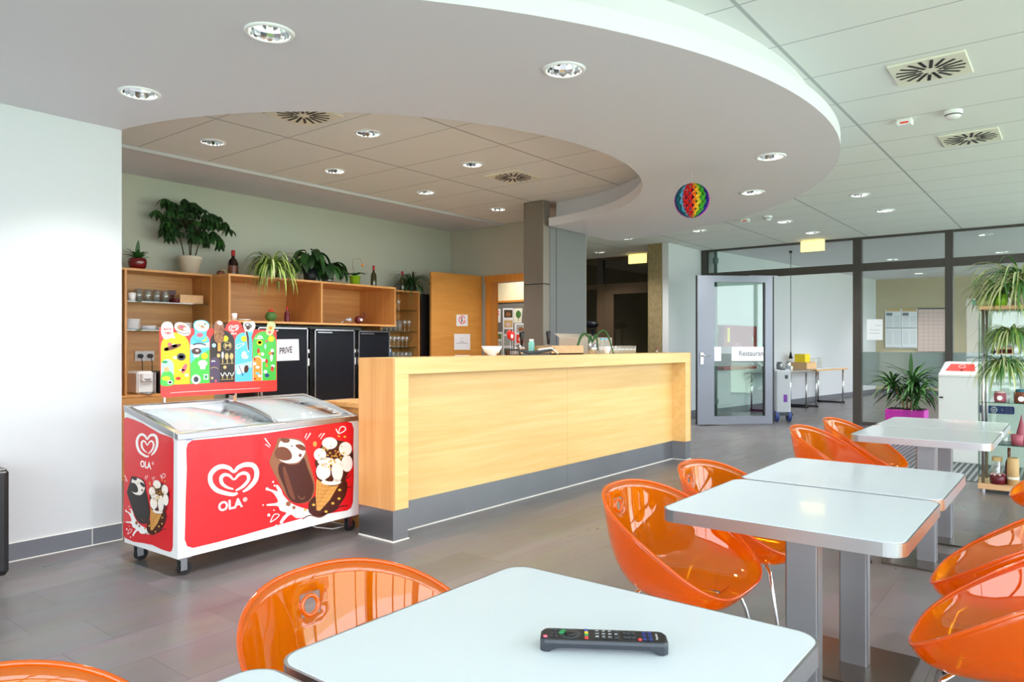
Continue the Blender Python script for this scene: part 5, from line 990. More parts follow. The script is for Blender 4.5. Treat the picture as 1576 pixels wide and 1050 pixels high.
# ================================================================== chairs
def chair_proto():
    t = thing('shell_chair', '', 'chair'); xb, xf, hw = -0.265, 0.235, 0.285; zb, zf, zs = 0.735, 0.435, 0.425
    NA, NSs = 72, 26
    def rim(a):
        # a = 0 at the back; plan is a rounded, wide egg
        ca, sa = math.cos(a), math.sin(a); e1 = 0.86 if ca > 0 else 0.5
        x = (-abs(ca) ** e1 * abs(xb)) if ca > 0 else (abs(ca) ** e1 * xf); y = math.copysign(abs(sa) ** (0.9 if ca > 0 else 0.62), sa) * hw
        tt = (x - xb) / (xf - xb); z = zb - (zb - zf) * (0.1 * tt + 0.9 * (tt ** 1.15)) ; z += 0.012 * math.sin(PI * tt)
        return Vector((x, y * (0.93 + 0.07 * math.sin(PI * min(1, tt * 1.1))), z))
    cx = -0.01; vs = []; fs = []
    def P(a, s):
        r = rim(a); c = Vector((cx, 0, zs - 0.03)); hz = math.sin(s * PI / 2) ** 0.82
        k = max(0.0, (r.z - c.z) / 0.33); vv = (1 - math.cos(s * PI / 2)) ** (1.4 + 0.6 * (1 - k)); 
        flare = 1 + 0.03 * s ** 6 * k
        x = c.x + (r.x - c.x) * hz * (0.96 + 0.04 * s ** 8) ; y = (r.y) * hz * (0.95 + 0.05 * s ** 8)
        z = c.z + (r.z - c.z) * vv - 0.012 * math.sin(PI * s) * (1 - k)
        return Vector((x, y, z))
    for i in range(NA):
        for k in range(1, NSs + 1): vs.append(P(2 * PI * i / NA, k / NSs))
    hole = P(0, 0.88)
    c0 = len(vs); vs.append(Vector((cx, 0, zs - 0.03)))
    for i in range(NA):
        j = (i + 1) % NA; fs.append((c0, i * NSs, j * NSs))
        for k in range(NSs - 1):
            f = (i * NSs + k, i * NSs + k + 1, j * NSs + k + 1, j * NSs + k); cen = sum((vs[q] for q in f), Vector()) / 4
            if (cen - hole).length < 0.024: continue
            fs.append(f)
    sh = MB('orange').add(vs, fs, None, True).build('shell', t, solid=0.005)
    # ring around the finger hole
    hn = (P(0, 0.9) - P(0, 0.86)).normalized(); sd = Vector((0, 1, 0)); rg = [hole + hn * (0.022 * math.cos(q * PI / 10)) + sd * (0.022 * math.sin(q * PI / 10)) for q in range(20)]
    MB('orange_rim').tube(rg, 0.0055, 8, closed=True).build('finger_hole_ring', sh)
    MB('orange_rim').tube([rim(2 * PI * i / NA) for i in range(NA)], 0.0055, 8, closed=True).build('rim', t)
    # chrome frame: cross tubes under the seat, four splayed legs
    MB('chrome').tube([(-0.13, -0.12, 0.375), (-0.13, 0.12, 0.375)], 0.007).tube([(0.12, -0.12, 0.385), (0.12, 0.12, 0.385)], 0.007).tube([(-0.13, -0.05, 0.378), (0.12, -0.05, 0.388)], 0.006).tube([(-0.13, 0.05, 0.378), (0.12, 0.05, 0.388)], 0.006).build('seat_frame', t)
    for sx, sy in ((-1, -1), (-1, 1), (1, -1), (1, 1)):
        xo = -0.13 if sx < 0 else 0.12
        l = MB('chrome').tube([(xo, sy * 0.115, 0.38), (xo + sx * 0.03, sy * 0.15, 0.36), (xo + sx * 0.045, sy * 0.168, 0.31), (xo + sx * 0.11, sy * 0.215, 0.006)], 0.0072); l.m('rubber').cyl((xo + sx * 0.11, sy * 0.215, 0), 0.01, 0.012); l.build('leg', t)
    return t
cp_ = chair_proto(); first = True
for (x, y, rz, lab) in ((-1.14, 1.03, 0, 'orange shell chair tucked at the left side of the nearest table with the remote'), (-1.13, 0.31, 0, 'orange shell chair cropped by the bottom left corner of the photo'),
        (-1.10, 2.38, 0, 'orange transparent shell chair left of the middle tables, nearer one'), (-1.10, 3.0, 0, 'orange shell chair left of the middle tables, farther one half hidden by the tabletop'),
        (-1.17, 4.75, 0, 'orange shell chair left of the farthest tables, nearer one'), (-1.14, 5.38, 0, 'orange shell chair left of the farthest tables, half hidden behind its neighbour'),
        (-0.135, 2.365, 180, 'nearest of three orange shell chairs cropped by the right edge of the photo'), (-0.17, 2.97, 180, 'middle one of three orange shell chairs cropped by the right edge'), (-0.06, 4.84, 180, 'orange shell chair showing only its tip before the display cabinet base')):
    if first: cp_.location = (x, y, 0); cp_['label'] = lab; cp_['group'] = 'orange shell chairs'; first = False
    else: dup(cp_, (x, y, 0), R(rz), lab, 'orange shell chairs')
# ================================================================== remote control
TZT = 0.7408
a0, a1 = pZ(832, 985, TZT + 0.012), pZ(1027, 992, TZT + 0.012); cen = (a0 + a1) / 2; dv = (a1 - a0); RL = dv.length; ang = math.atan2(dv.y, dv.x); cen.z = TZT
t = thing('remote_control', 'black television remote control lying on the nearest white table', 'remote control', tuple(cen), ang); M = Matrix.Translation(cen) @ Matrix.Rotation(ang, 4, 'Z'); hw = 0.0245; hl = RL / 2
# arched underside: thick feet at both ends
body = MB('charcoal'); n = 28; secs = []
for i in range(n + 1):
    x = -hl + RL * i / n; tq = abs(x) / hl; foot = 1 if tq > 0.80 else 0; s_ = min(1, max(0, (tq - 0.74) / 0.1)); zb_ = 0.0075 * (1 - s_) ; endr = math.sqrt(max(0, 1 - max(0, (tq - 0.93) / 0.07) ** 2)) * 0.35 + 0.65
    w = hw * (endr if tq > 0.93 else 1); zt_ = 0.023 if tq < 0.97 else 0.021; wb = w * 0.8
    secs.append([M @ Vector((x, -wb, zb_)), M @ Vector((x, wb, zb_)), M @ Vector((x, w, zt_ - 0.006)), M @ Vector((x, w * 0.96, zt_)), M @ Vector((x, -w * 0.96, zt_)), M @ Vector((x, -w, zt_ - 0.006))])
vs = [v for s in secs for v in s]; fs = [(i * 6 + k, i * 6 + (k + 1) % 6, i * 6 + 6 + (k + 1) % 6, i * 6 + 6 + k) for i in range(n) for k in range(6)] + [tuple(range(5, -1, -1)), tuple(n * 6 + k for k in range(6))]
body.add(vs, fs); body.build('body', t, bevel=0.0015)
MB('black').prism([rrect(-hl + 0.004, hl - 0.004, -hw * 0.93, hw * 0.93, 0.012)], 0.0228, 0.0236, 'black', M).build('face_plate', t)
def btn(x, y, w, h, m, nm='button', z=0.0258): MB(m).box(x - w / 2, x + w / 2, y - h / 2, y + h / 2, 0.0234, z, M=M, ch=0.0006).build(nm, t)
xs0 = -hl + 0.018
def X(fr): return -hl + RL * fr
MB('pink').lathe([(0.0035, 0.0234), (0.0035, 0.0255), (0, 0.026)], (0, 0, 0), 14, 'pink', M @ Matrix.Translation((X(0.04), -0.014, 0))).build('power_button', t)
for fr in (0.09, 0.125): 
    for yy in (-0.012, 0.0, 0.012): btn(X(fr), yy, 0.004, 0.006, 'charcoal')
MB('charcoal').lathe([(0.010, 0.0234), (0.016, 0.0246), (0.018, 0.0246), (0.018, 0.0234)], (0, 0, 0), 28, 'charcoal', M @ Matrix.Translation((X(0.235), 0, 0))).build('direction_ring', t)
MB('black').lathe([(0.008, 0.0234), (0.008, 0.0262), (0, 0.0266)], (0, 0, 0), 20, 'black', M @ Matrix.Translation((X(0.235), 0, 0))).build('ok_button', t)
MB('teal').prism([[(X(0.235) + r_ * math.cos(q), r_ * math.sin(q)) for r_, q in [(0.0185, R(125 + 9 * i)) for i in range(8)] + [(0.010, R(188 - 9 * i)) for i in range(8)]]], 0.0246, 0.0258, 'dgreen', M).build('menu_button', t)
for k, m in enumerate(('red2', 'dgreen', 'yellow', 'blue')): btn(X(0.365), -0.015 + 0.010 * k, 0.006, 0.008, m, 'colour_button')
for i, fr in enumerate((0.45, 0.50, 0.55, 0.60)):
    for k in range(3): btn(X(fr), -0.012 + 0.012 * k, 0.0075, 0.0085, 'charcoal', 'number_button')
dg = MB('pwhite')
for i, fr in enumerate((0.45, 0.50, 0.55)):
    for k in range(3):
        x, y = X(fr), -0.012 + 0.012 * k; dg.textfit(str(i * 3 + k + 1), M @ Vector((x + 0.0022, y - 0.0022, 0.0259)), M @ Vector((x + 0.0022, y + 0.0022, 0.0259)), M @ Vector((x - 0.0026, y - 0.0022, 0.0259)), 'pwhite', 0.0001, 0.02)
dg.textfit('0', M @ Vector((X(0.6) + 0.0022, -0.0022, 0.0259)), M @ Vector((X(0.6) + 0.0022, 0.0022, 0.0259)), M @ Vector((X(0.6) - 0.0026, -0.0022, 0.0259)), 'pwhite', 0.0001, 0.02)
dg.textfit('Panasonic', M @ Vector((X(0.925), -0.012, 0.0237)), M @ Vector((X(0.925), 0.012, 0.0237)), M @ Vector((X(0.905), -0.012, 0.0237)), 'pwhite', 0.0002, 0.02)
dg.build('key_lettering', t)
for i, fr in enumerate((0.67, 0.70, 0.735)):
    for k in range(2): btn(X(fr), -0.008 + 0.016 * k, 0.006, 0.008, 'charcoal')
MB('red2').lathe([(0.003, 0.0234), (0.003, 0.0255), (0, 0.0257)], (0, 0, 0), 12, 'red2', M @ Matrix.Translation((X(0.78), -0.015, 0))).build('record_button', t)
for fr in (0.82, 0.865):
    for yy in (-0.013, 0.0, 0.013): btn(X(fr), yy, 0.006, 0.008, 'label_blue')
# ================================================================== armchair at the left edge
t = thing('armchair', 'black leather armchair on castors, cropped by the left edge of the photo', 'armchair', (-4.6, 0.95, 0)); ax0, ax1, ay0, ay1 = -4.83, -4.37, 0.50, 1.365
MB('leather').box(ax0, ax1, ay1 - 0.13, ay1, 0.055, 0.61, ch=0.02).build('arm', t, bevel=0.01); MB('leather').box(ax0, ax1, ay0, ay0 + 0.13, 0.055, 0.61, ch=0.02).build('arm', t, bevel=0.01)
MB('leather').box(ax0, ax0 + 0.12, ay0 + 0.135, ay1 - 0.135, 0.1, 0.72, ch=0.03).build('backrest', t); MB('leather').box(ax0 + 0.125, ax1 + 0.01, ay0 + 0.135, ay1 - 0.135, 0.30, 0.45, ch=0.04).build('seat_cushion', t, bevel=0.01); MB('leather').box(ax0 + 0.125, ax1 - 0.02, ay0 + 0.135, ay1 - 0.135, 0.07, 0.3).build('seat_base', t)
for (x, y) in ((ax1 - 0.04, ay1 - 0.05), (ax1 - 0.04, ay0 + 0.05), (ax0 + 0.05, ay1 - 0.05), (ax0 + 0.05, ay0 + 0.05)):
    MB('rubber').cyl((0, 0, 0), 0.024, 0.02, 16, 'rubber', Matrix.Translation((x, y - 0.0, 0.024)) @ Matrix.Rotation(R(70), 4, 'X')).m('chrome').cyl((x, y, 0.045), 0.01, 0.012).build('castor', t)
# ================================================================== display cabinet on the right
QX0, QX1, QY0, QY1, QT = -0.675, 0.30, 7.30, 7.66, 1.55
t = thing('display_cabinet', 'tall glass display cabinet with beech top and base at the right edge', 'display cabinet', ((QX0 + QX1) / 2, (QY0 + QY1) / 2, 0))
MB('ply').box(QX0, QX1, QY0, QY1, 0.03, 0.075).build('base_board', t); MB('ply').box(QX0, QX1, QY0, QY1, QT, QT + 0.03).build('top_board', t)
for (x, y) in ((QX0 + 0.035, QY0 + 0.03), (QX1 - 0.035, QY0 + 0.03), (QX0 + 0.035, QY1 - 0.03), (QX1 - 0.035, QY1 - 0.03)): MB('alu').tube([(x, y, 0.075), (x, y, QT)], 0.012, 12).build('post', t); MB('silver').cyl((x, y, 0), 0.02, 0.03).build('foot', t)
SZS = (0.405, 0.76, 1.165)
for z in SZS: MB('shelf_glass').box(QX0 + 0.02, QX1 - 0.02, QY0 + 0.01, QY1 - 0.01, z, z + 0.006).build('glass_shelf', t)
MB('glass').box(QX0, QX0 + 0.004, QY0 + 0.01, QY1 - 0.01, 0.08, QT).build('side_pane', t); MB('glass').box(QX0 + 0.02, QX1 - 0.02, QY1 - 0.008, QY1 - 0.004, 0.08, QT).build('back_pane', t)
def qx(px, dz=0): return pY(px, 600, 7.44).x
tz = QT + 0.03
p = Vector((qx(1572), 7.45, tz)); t = thing('spider_plant', 'large variegated spider plant in a white pot on top of the display cabinet', 'potted plant', tuple(p)); q = MB(); pot(q, p, 0.07, 0.09, 0.17, 'pot_beige'); q.m('white_enamel'); q.build('pot', t)
spider(p + Vector((0, 0, 0.17)), 190, 0.32, 0.66, ['leaf_cream', 'leaf_green', 'leaf_cream', 'leaf_light'], 0.8, 0.02, 1.6, 2.6).build('foliage', t)
p = Vector((qx(1540), 7.38, tz)); t = thing('spider_plant', 'smaller variegated spider plant at the front corner of the display cabinet top', 'potted plant', tuple(p)); q = MB(); pot(q, p, 0.05, 0.06, 0.09, 'pot_green'); q.build('pot', t)
spider(p + Vector((0, 0, 0.1)), 95, 0.22, 0.42, ['leaf_cream', 'leaf_green', 'leaf_light', 'leaf_mid'], 0.8, 0.017, 1.5, 2.6).build('foliage', t)
p = Vector((qx(1512), 7.40, tz)); t = thing('watering_bottle', 'pale green plastic bottle lying on the display cabinet top', 'bottle', tuple(p)); Mx = Matrix.Translation((p.x - 0.05, p.y, p.z + 0.034)) @ Matrix.Rotation(R(90), 4, 'Y')
MB('mint').lathe([(0, 0), (0.02, 0), (0.022, 0.02), (0.034, 0.05), (0.034, 0.16), (0, 0.165)], (0, 0, 0), 20, 'leaf_cream', Mx).build('body', t); MB('dgreen').lathe([(0.0, -0.02), (0.021, -0.02), (0.023, 0.004)], (0, 0, 0), 16, 'mint', Mx).build('cap', t)
for (px_, z, n_, lab) in ((1558, 1.172, 200, 'trailing variegated spider plant on the upper glass shelf of the cabinet'), (1545, 0.767, 170, 'variegated plant spilling below the upper shelf inside the display cabinet')):
    p = Vector((qx(px_), 7.43, z)); t = thing('spider_plant', lab, 'potted plant', tuple(p)); q = MB(); pot(q, p, 0.04, 0.05, 0.07, 'white_enamel'); q.build('pot', t); spider(p + Vector((0, 0, 0.16 if z > 1 else 0.30)), n_, 0.2, 0.42, ['leaf_cream', 'leaf_green', 'leaf_light'], 0.6, 0.014, 1.0, 3.2).build('foliage', t)
def jar(px_, y, z, r, h, m, capm, lab, name='jar', cat='jar', grp=None):
    p = Vector((qx(px_), y, z)); t = thing(name, lab, cat, tuple(p), 0, grp)
    MB(m).lathe([(0, 0), (r * 0.95, 0), (r, 0.008), (r, h * 0.8), (r * 0.8, h * 0.86), (r * 0.8, h * 0.9)], tuple(p), 20).build('body', t); MB(capm).lathe([(r * 0.86, h * 0.84), (r * 0.86, h), (0, h + 0.001)], tuple(p), 20).build('lid', t); return t, p
t, p = jar(1540, 7.40, 0.767, 0.045, 0.09, 'candle_pink', 'pastel_pink', 'pink jar with white label on the middle glass shelf'); MB('pwhite').cyl((0, 0, 0), 0.02, 0.002, 16, 'pwhite', Matrix.Translation(p + Vector((0.0, -0.047, 0.035))) @ Matrix.Rotation(R(90), 4, 'X')).build('jar_label', t)
t, p = jar(1573, 7.38, 0.767, 0.055, 0.11, 'copper_brown', 'teal', 'wide brown jar with a teal cloth lid on the middle glass shelf'); MB('pwhite').cyl((0, 0, 0), 0.022, 0.002, 16, 'pwhite', Matrix.Translation(p + Vector((0.0, -0.057, 0.035))) @ Matrix.Rotation(R(90), 4, 'X')).build('jar_label', t)
p = Vector((qx(1528), 7.38, 0.767)); tag(MB('paper').add([p + Vector((-0.02, 0, 0)), p + Vector((0.03, 0, 0)), p + Vector((0.02, 0.02, 0.07)), p + Vector((-0.02, 0.03, 0)), p + Vector((0.03, 0.03, 0))], [(0, 1, 2), (1, 4, 2), (4, 3, 2), (3, 0, 2)]).build('price_card'), 'small folded white card left of the pink jar', 'card')
jar(1548, 7.42, 0.412, 0.04, 0.11, 'glassware', 'gold', 'glass jar with gold lid behind the farthest table on the low shelf')
t = thing('candle', 'pointed dark pink cone candle on the low glass shelf', 'candle', (qx(1572), 7.45, 0.412)); MB('candle_pink').lathe([(0, 0), (0.05, 0), (0.035, 0.1), (0.012, 0.2), (0, 0.26)], (qx(1572), 7.45, 0.412), 20).build('wax', t)
t = thing('candle', 'short wide pink candle in front of the pointed one', 'candle', (qx(1566), 7.37, 0.412)); MB('candle_pink').lathe([(0, 0), (0.04, 0), (0.042, 0.09), (0.036, 0.09), (0, 0.08)], (qx(1566), 7.37, 0.412), 20).build('wax', t)
z = 0.0755
t, p = jar(1535, 7.42, z, 0.045, 0.22, 'glassware', 'straw', 'clear glass bottle with cork stopper on the cabinet base', 'bottle', 'bottle', 'bottles on the cabinet base'); bottle(Vector((qx(1553), 7.45, z)), 0.30, 0.03, 'wine', 'copper_brown', 'slim dark red bottle on the cabinet base', None, 'bottles on the cabinet base')
t = thing('vase', 'tall tan cylindrical vase tied with string on the cabinet base', 'vase', (qx(1560), 7.38, z)); MB('straw').lathe([(0, 0), (0.042, 0), (0.042, 0.22), (0.035, 0.23), (0.03, 0.22), (0.03, 0.02), (0, 0.02)], (qx(1560), 7.375, z), 24).build('body', t); MB('cream').lathe([(0.043, 0.05), (0.044, 0.06), (0.043, 0.07)], (qx(1560), 7.375, z), 24).build('string', t)
p = Vector((qx(1537), 7.36, z)); t = thing('jam_basket', 'dark jar basket topped with a pink and white checked cloth bow', 'basket', tuple(p)); MB('wine').lathe([(0, 0), (0.055, 0), (0.062, 0.075), (0, 0.08)], tuple(p), 8).build('body', t)
q = MB('pastel_pink')
for i in range(10): a = i * 0.63; q.leaf(p + Vector((0, 0, 0.082)), (math.cos(a), math.sin(a), 0.3), 0.07, 0.03, random.choice(['pastel_pink', 'candle_pink', 'pwhite']), droop=0.8, n=4)
q.build('bow', t)
# items on the upper glass shelf
t = thing('toy_wagon', 'little wooden crate with three dark red pots on the upper glass shelf', 'ornament', (qx(1548), 7.35, 1.171)); x0, x1 = qx(1535), qx(1560)
MB('ply').box(x0, x1, 7.33, 7.40, 1.171, 1.18).box(x0, x0 + 0.006, 7.33, 7.40, 1.18, 1.235).box(x1 - 0.006, x1, 7.33, 7.40, 1.18, 1.235).box(x0, x1, 7.325, 7.33, 1.215, 1.225).build('crate', t)
for i in range(3): MB('wine').lathe([(0, 0), (0.016, 0), (0.018, 0.03), (0, 0.032)], (x0 + (i + 0.5) * (x1 - x0) / 3, 7.365, 1.1805), 14).build('little_pot', t)
tag(MB('charcoal').blob((qx(1530), 7.37, 1.191), 0.018, 0.018, 0.02).blob((qx(1530), 7.37, 1.219), 0.011, 0.011, 0.012).build('figurine'), 'tiny dark figurine left of the wooden crate', 'figurine')
# ---------------- recycling bins
def bin_(x0, x1, y, col, lab, blue=False):
    t = thing('recycling_bin', lab, 'bin', ((x0 + x1) / 2, y + 0.2, 0), 0, 'white recycling bins'); zt1, zb1 = 0.93, 1.065
    MB('white_plastic').box(x0, x1, y, y + 0.42, 0, zt1, ch=0.006).build('body', t)
    l = MB('white_plastic').add([(x0, y, zt1), (x1, y, zt1), (x1, y + 0.42, zt1), (x0, y + 0.42, zt1), (x0 + 0.05, y + 0.12, zb1), (x1 - 0.03, y + 0.12, zb1), (x1 - 0.03, y + 0.42, zb1), (x0 + 0.05, y + 0.42, zb1)], [(3, 2, 1, 0), (4, 5, 6, 7), (0, 1, 5, 4), (1, 2, 6, 5), (2, 3, 7, 6), (3, 0, 4, 7)]).build('lid', t)
    def LP(u, v, e=0.002): # on the sloped lid front
        a = Vector((x0, y, zt1)).lerp(Vector((x1, y, zt1)), u); b = Vector((x0 + 0.05, y + 0.12, zb1)).lerp(Vector((x1 - 0.03, y + 0.12, zb1)), u); n = Vector((0, -0.135, 0.12)).normalized(); return a.lerp(b, v) + n * e
    pt = [LP(0.12, 0.3), LP(0.2, 0.85), LP(0.88, 0.85), LP(0.88, 0.3)]
    MB(col).add(pt, [(0, 1, 2, 3)]).build('flap', l)
    s = MB('pwhite'); n = 14; ring = [LP(0.54 + 0.09 * math.cos(2 * PI * i / n), 0.66 + 0.13 * math.sin(2 * PI * i / n), 0.004) for i in range(n)]; s.tube(ring, 0.003, 5, closed=True).tube([LP(0.49, 0.62, 0.004), LP(0.54, 0.7, 0.004), LP(0.59, 0.62, 0.004)], 0.002, 5); s.m('black').blob(LP(0.54, 0.38, 0.004), 0.012, 0.006, 0.006); s.build('flap_emblem', l)
    k = MB('black').box(x0 + 0.01, x0 + 0.045, y - 0.012, y - 0.001, 0.68, 0.695); k.build('latch', t)
    MB('inkgrey').box(x0 + 0.004, x1 - 0.004, y - 0.0008, y, 0.905, 0.908).build('door_gap', t)
bin_(-1.19, -0.805, 8.98, 'red2', 'white recycling bin with a red flap, left of the display cabinet'); bin_(-0.80, -0.42, 8.98, 'green', 'white recycling bin with a green flap behind the glass cabinet'); bin_(-0.415, -0.04, 8.98, 'yellow', 'white recycling bin with a yellow flap at the right edge')
p = pY(1535, 631, 8.97); t = thing('crate_front_sign', 'dark blue rounded label with a white emblem on the bin front', 'sign', (p.x, 8.97, p.z - 0.04))
MB('label_blue').prism([rrect(-0.145, 0.145, -0.04, 0.04, 0.015)], 0, 0.003, 'label_blue', Matrix.Translation((p.x, 8.979, p.z)) @ Matrix.Rotation(R(90), 4, 'X')).build('label_plate', t)
MB('pwhite').tube([(p.x - 0.03 + 0.026 * math.cos(i * PI / 8), 8.974, p.z + 0.026 * math.sin(i * PI / 8)) for i in range(16)], 0.0025, 5, closed=True).tube([(p.x - 0.045, 8.974, p.z + 0.008), (p.x - 0.03, 8.974, p.z - 0.01), (p.x - 0.015, 8.974, p.z + 0.008)], 0.003, 5).tube([(p.x + 0.035, 8.974, p.z + 0.012), (p.x + 0.045, 8.974, p.z - 0.012)], 0.002, 5).build('emblem', t)
# ---------------- planter
x0, x1 = pY(1362, 630, 10.5).x, pY(1423, 631, 10.5).x
t = thing('yucca_planter', 'bushy yucca in a magenta rectangular planter in front of the glass partition', 'potted plant', ((x0 + x1) / 2, 10.65, 0))
q = MB('magenta').box(x0, x1, 10.5, 10.83, 0, 0.41, ch=0.01); q.build('planter', t); MB('soil').box(x0 + 0.02, x1 - 0.02, 10.52, 10.81, 0.411, 0.416).build('soil', t)
xc = (x0 + x1) / 2; st = MB('bark'); fo = MB('leaf_mid')
hd = [((xc - 0.02, 10.64), (-0.16, 0.0, 0.74), 0.40), ((xc + 0.04, 10.66), (0.07, 0.02, 0.80), 0.50), ((xc + 0.0, 10.7), (-0.02, 0.06, 0.62), 0.4), ((xc + 0.10, 10.6), (0.16, -0.05, 0.68), 0.40)]
for (bx_, by_), (ox, oy, zz), L_ in hd:
    tip_ = Vector((xc + ox, 10.65 + oy, zz)); st.tube([(bx_, by_, 0.41), ((bx_ + tip_.x) / 2 + 0.01, (by_ + tip_.y) / 2, (0.41 + zz) / 2), tip_], 0.013)
    for i in range(46):
        a = random.uniform(0, 2 * PI); el = random.uniform(-0.35, 1.5); fo.leaf(tip_ + Vector((0, 0, random.uniform(-0.12, 0.03))), (math.cos(a), math.sin(a), el), L_ * random.uniform(0.7, 1.05), 0.036, random.choice(['leaf_mid', 'leaf_dark', 'leaf_green']), droop=1.3 * random.uniform(0.5, 1.3), n=6, tip=0.8)
fo.leaf((xc + 0.05, 10.65, 0.8), (0, 0, 1), 0.36, 0.05, 'leaf_mid', droop=0.02)
st.build('stems', t); fo.build('foliage', t)
# ---------------- ribbed floor grating
t = thing('entrance_mat', 'ribbed grey metal entrance mat in the floor by the display cabinet', 'floor mat', (0, 9, 0)); GX0, GX1, GYa, GYb = -1.85, 2.3, 7.8, 8.95
GYb = 10.35
MB('mat_gap').box(GX0, GX1, GYa, GYb, 0.0005, 0.003).build('mat_base', t); q = MB('mat_bar'); n = 0; x = GX0
while x < GX1: q.box(x, x + 0.022, GYa, GYb, 0.003, 0.008); x += 0.052
q.build('ribs', t)
# ---------------- notices on and behind the glass
sheet('notice', 'paper', (0, 12.28, 0), (0, -1, 0), rect(1334, 491.5, 1358.5, 523.5), 'white sheet taped to the glass partition right of the tall post', 'notice', lines([(1347, 1356, 501), (1341, 1342, 505), (1338, 1354, 508), (1338, 1354, 513)], 'inkgrey', 0.5))
def news(x0, y0, hdr):
    def fn(a, l):
        if hdr: a.poly(rect(x0 + 1, y0, x0 + 23, y0 + 4), 'straw', l); a.poly(rect(x0 + 1.5, y0 + 6, x0 + 11, y0 + 10.5), 'inkgrey', l)
        for k in range(9):
            yy = y0 + (12 if hdr else 4) + k * 2.4
            if yy < y0 + 28: a.line([(x0 + 2, yy), (x0 + 11, yy)], 0.5, 'paper_grey', l, smooth=False); a.line([(x0 + 13.5, yy), (x0 + 22.5, yy)], 0.5, 'paper_grey', l, smooth=False)
        a.line([(x0 + 1, y0 + 29), (x0 + 23, y0 + 29)], 0.8, 'inkgrey', l, smooth=False)
    return fn
for (x, y, h, lab) in ((1362.5, 475.5, True, 'upper left printed page on the far beige wall'), (1387.5, 475.5, True, 'upper right printed page on the far beige wall'), (1362.5, 506, False, 'lower left printed page on the far beige wall'), (1387.5, 506, False, 'lower right printed page on the far beige wall')):
    sheet('poster', 'paper', (0, 20.57, 0), (0, -1, 0), rect(x, y, x + 24.3, y + 30), lab, 'poster', news(x, y, h), group='printed pages on the beige wall')
def grid(a, l):
    for k in range(1, 6): a.line([(1414 + k * 7.5, 477), (1414 + k * 7.5, 540)], 0.25, 'inkgrey', l, smooth=False)
    for k in range(1, 11): a.line([(1414, 476 + k * 6), (1458, 476 + k * 6)], 0.25, 'inkgrey', l, smooth=False)
    a.poly(rect(1413, 474.4, 1460, 476), 'charcoal', l)
sheet('wall_planner', 'pastel_pink', (0, 20.57, 0), (0, -1, 0), rect(1413, 475, 1460, 541), 'pale pink gridded wall planner beside the printed pages', 'planner', grid)
# ---------------- room behind: folding tables, case, lamp
def wp(s, off, z=0):   # along the skewed side wall
    q = p0 + dd * s - nn * off; return Vector((q.x, q.y, z))
def ftable(s0, s1, off0, off1, z, topm, lab):
    c0 = wp((s0 + s1) / 2, (off0 + off1) / 2); rz = math.atan2(dd.y, dd.x); t = thing('folding_table', lab, 'table', tuple(c0), rz, 'folding tables along the wall'); Mx = Matrix.Translation(c0) @ Matrix.Rotation(rz, 4, 'Z'); hl_ = (s1 - s0) / 2; hw_ = (off1 - off0) / 2
    MB(topm).box(-hl_, hl_, -hw_, hw_, z - 0.035, z, M=Mx).build('tabletop', t); MB('laminate').box(-hl_ + 0.005, hl_ - 0.005, -hw_ + 0.005, hw_ - 0.005, z, z + 0.003, M=Mx).build('top_sheet', t)
    for sx in (-1, 1):
        for sy in (-1, 1): MB('chrome').tube([Mx @ Vector((sx * (hl_ - 0.12), sy * (hw_ - 0.06), z - 0.036)), Mx @ Vector((sx * (hl_ - 0.12), sy * (hw_ - 0.06), 0.03))], 0.016, 10).build('leg', t)
        MB('black').tube([Mx @ Vector((sx * (hl_ - 0.12), -hw_ + 0.02, 0.02)), Mx @ Vector((sx * (hl_ - 0.12), hw_ - 0.02, 0.02))], 0.018, 8).build('foot_bar', t)
ftable(1.15, 2.75, 0.03, 0.62, 0.74, 'alu', 'grey folding table nearer the glass door carrying crockery'); ftable(2.85, 4.5, 0.03, 0.68, 0.76, 'ply', 'wooden edged folding table farther along the side wall')
zt_ = 0.7435
for i, (s, o_, r_, h_, m, lab, cat) in enumerate(((1.5, 0.25, 0.07, 0.13, 'cream', 'pale stack of cups on the grey folding table', 'cups'), (1.9, 0.35, 0.06, 0.18, 'steel', 'metal jug on the grey folding table', 'jug'), (2.05, 0.45, 0.055, 0.2, 'chrome', 'shiny metal thermos flask on the grey folding table', 'flask'), (2.35, 0.3, 0.11, 0.1, 'cream', 'white bowl on the grey folding table', 'bowl'))):
    c_ = wp(s, o_, zt_); tag(MB(m).lathe([(0, 0), (r_ * 0.9, 0), (r_, h_ * 0.8), (r_ * 0.7, h_), (0, h_)], tuple(c_), 20).build(cat if cat != 'cups' else 'cup_stack'), lab, cat)
c_ = wp(3.0, 0.3, 0.7635); rz = math.atan2(dd.y, dd.x); Mx = Matrix.Translation(c_) @ Matrix.Rotation(rz, 4, 'Z'); tag(MB('ply').box(-0.1, 0.38, -0.16, 0.16, 0, 0.13, M=Mx, ch=0.004).build('wooden_crate'), 'light wooden crate on the far folding table under the yellow box', 'crate')
tag(MB('yellow').box(-0.08, 0.16, -0.12, 0.1, 0.1315, 0.30, M=Mx, ch=0.004).build('yellow_carton'), 'bright yellow carton standing on the wooden crate', 'box'); tag(MB('glassware').box(0.42, 0.72, -0.14, 0.14, 0, 0.22, M=Mx, ch=0.01).build('plastic_tub'), 'clear plastic tub beside the yellow carton', 'tub')
cc_ = pZ(1202, 648, 0); t = thing('wheeled_case', 'grey upright equipment case on blue wheels beside the open glass door', 'wheeled case', tuple(cc_)); Mx = Matrix.Translation(cc_) @ Matrix.Rotation(R(35), 4, 'Z')
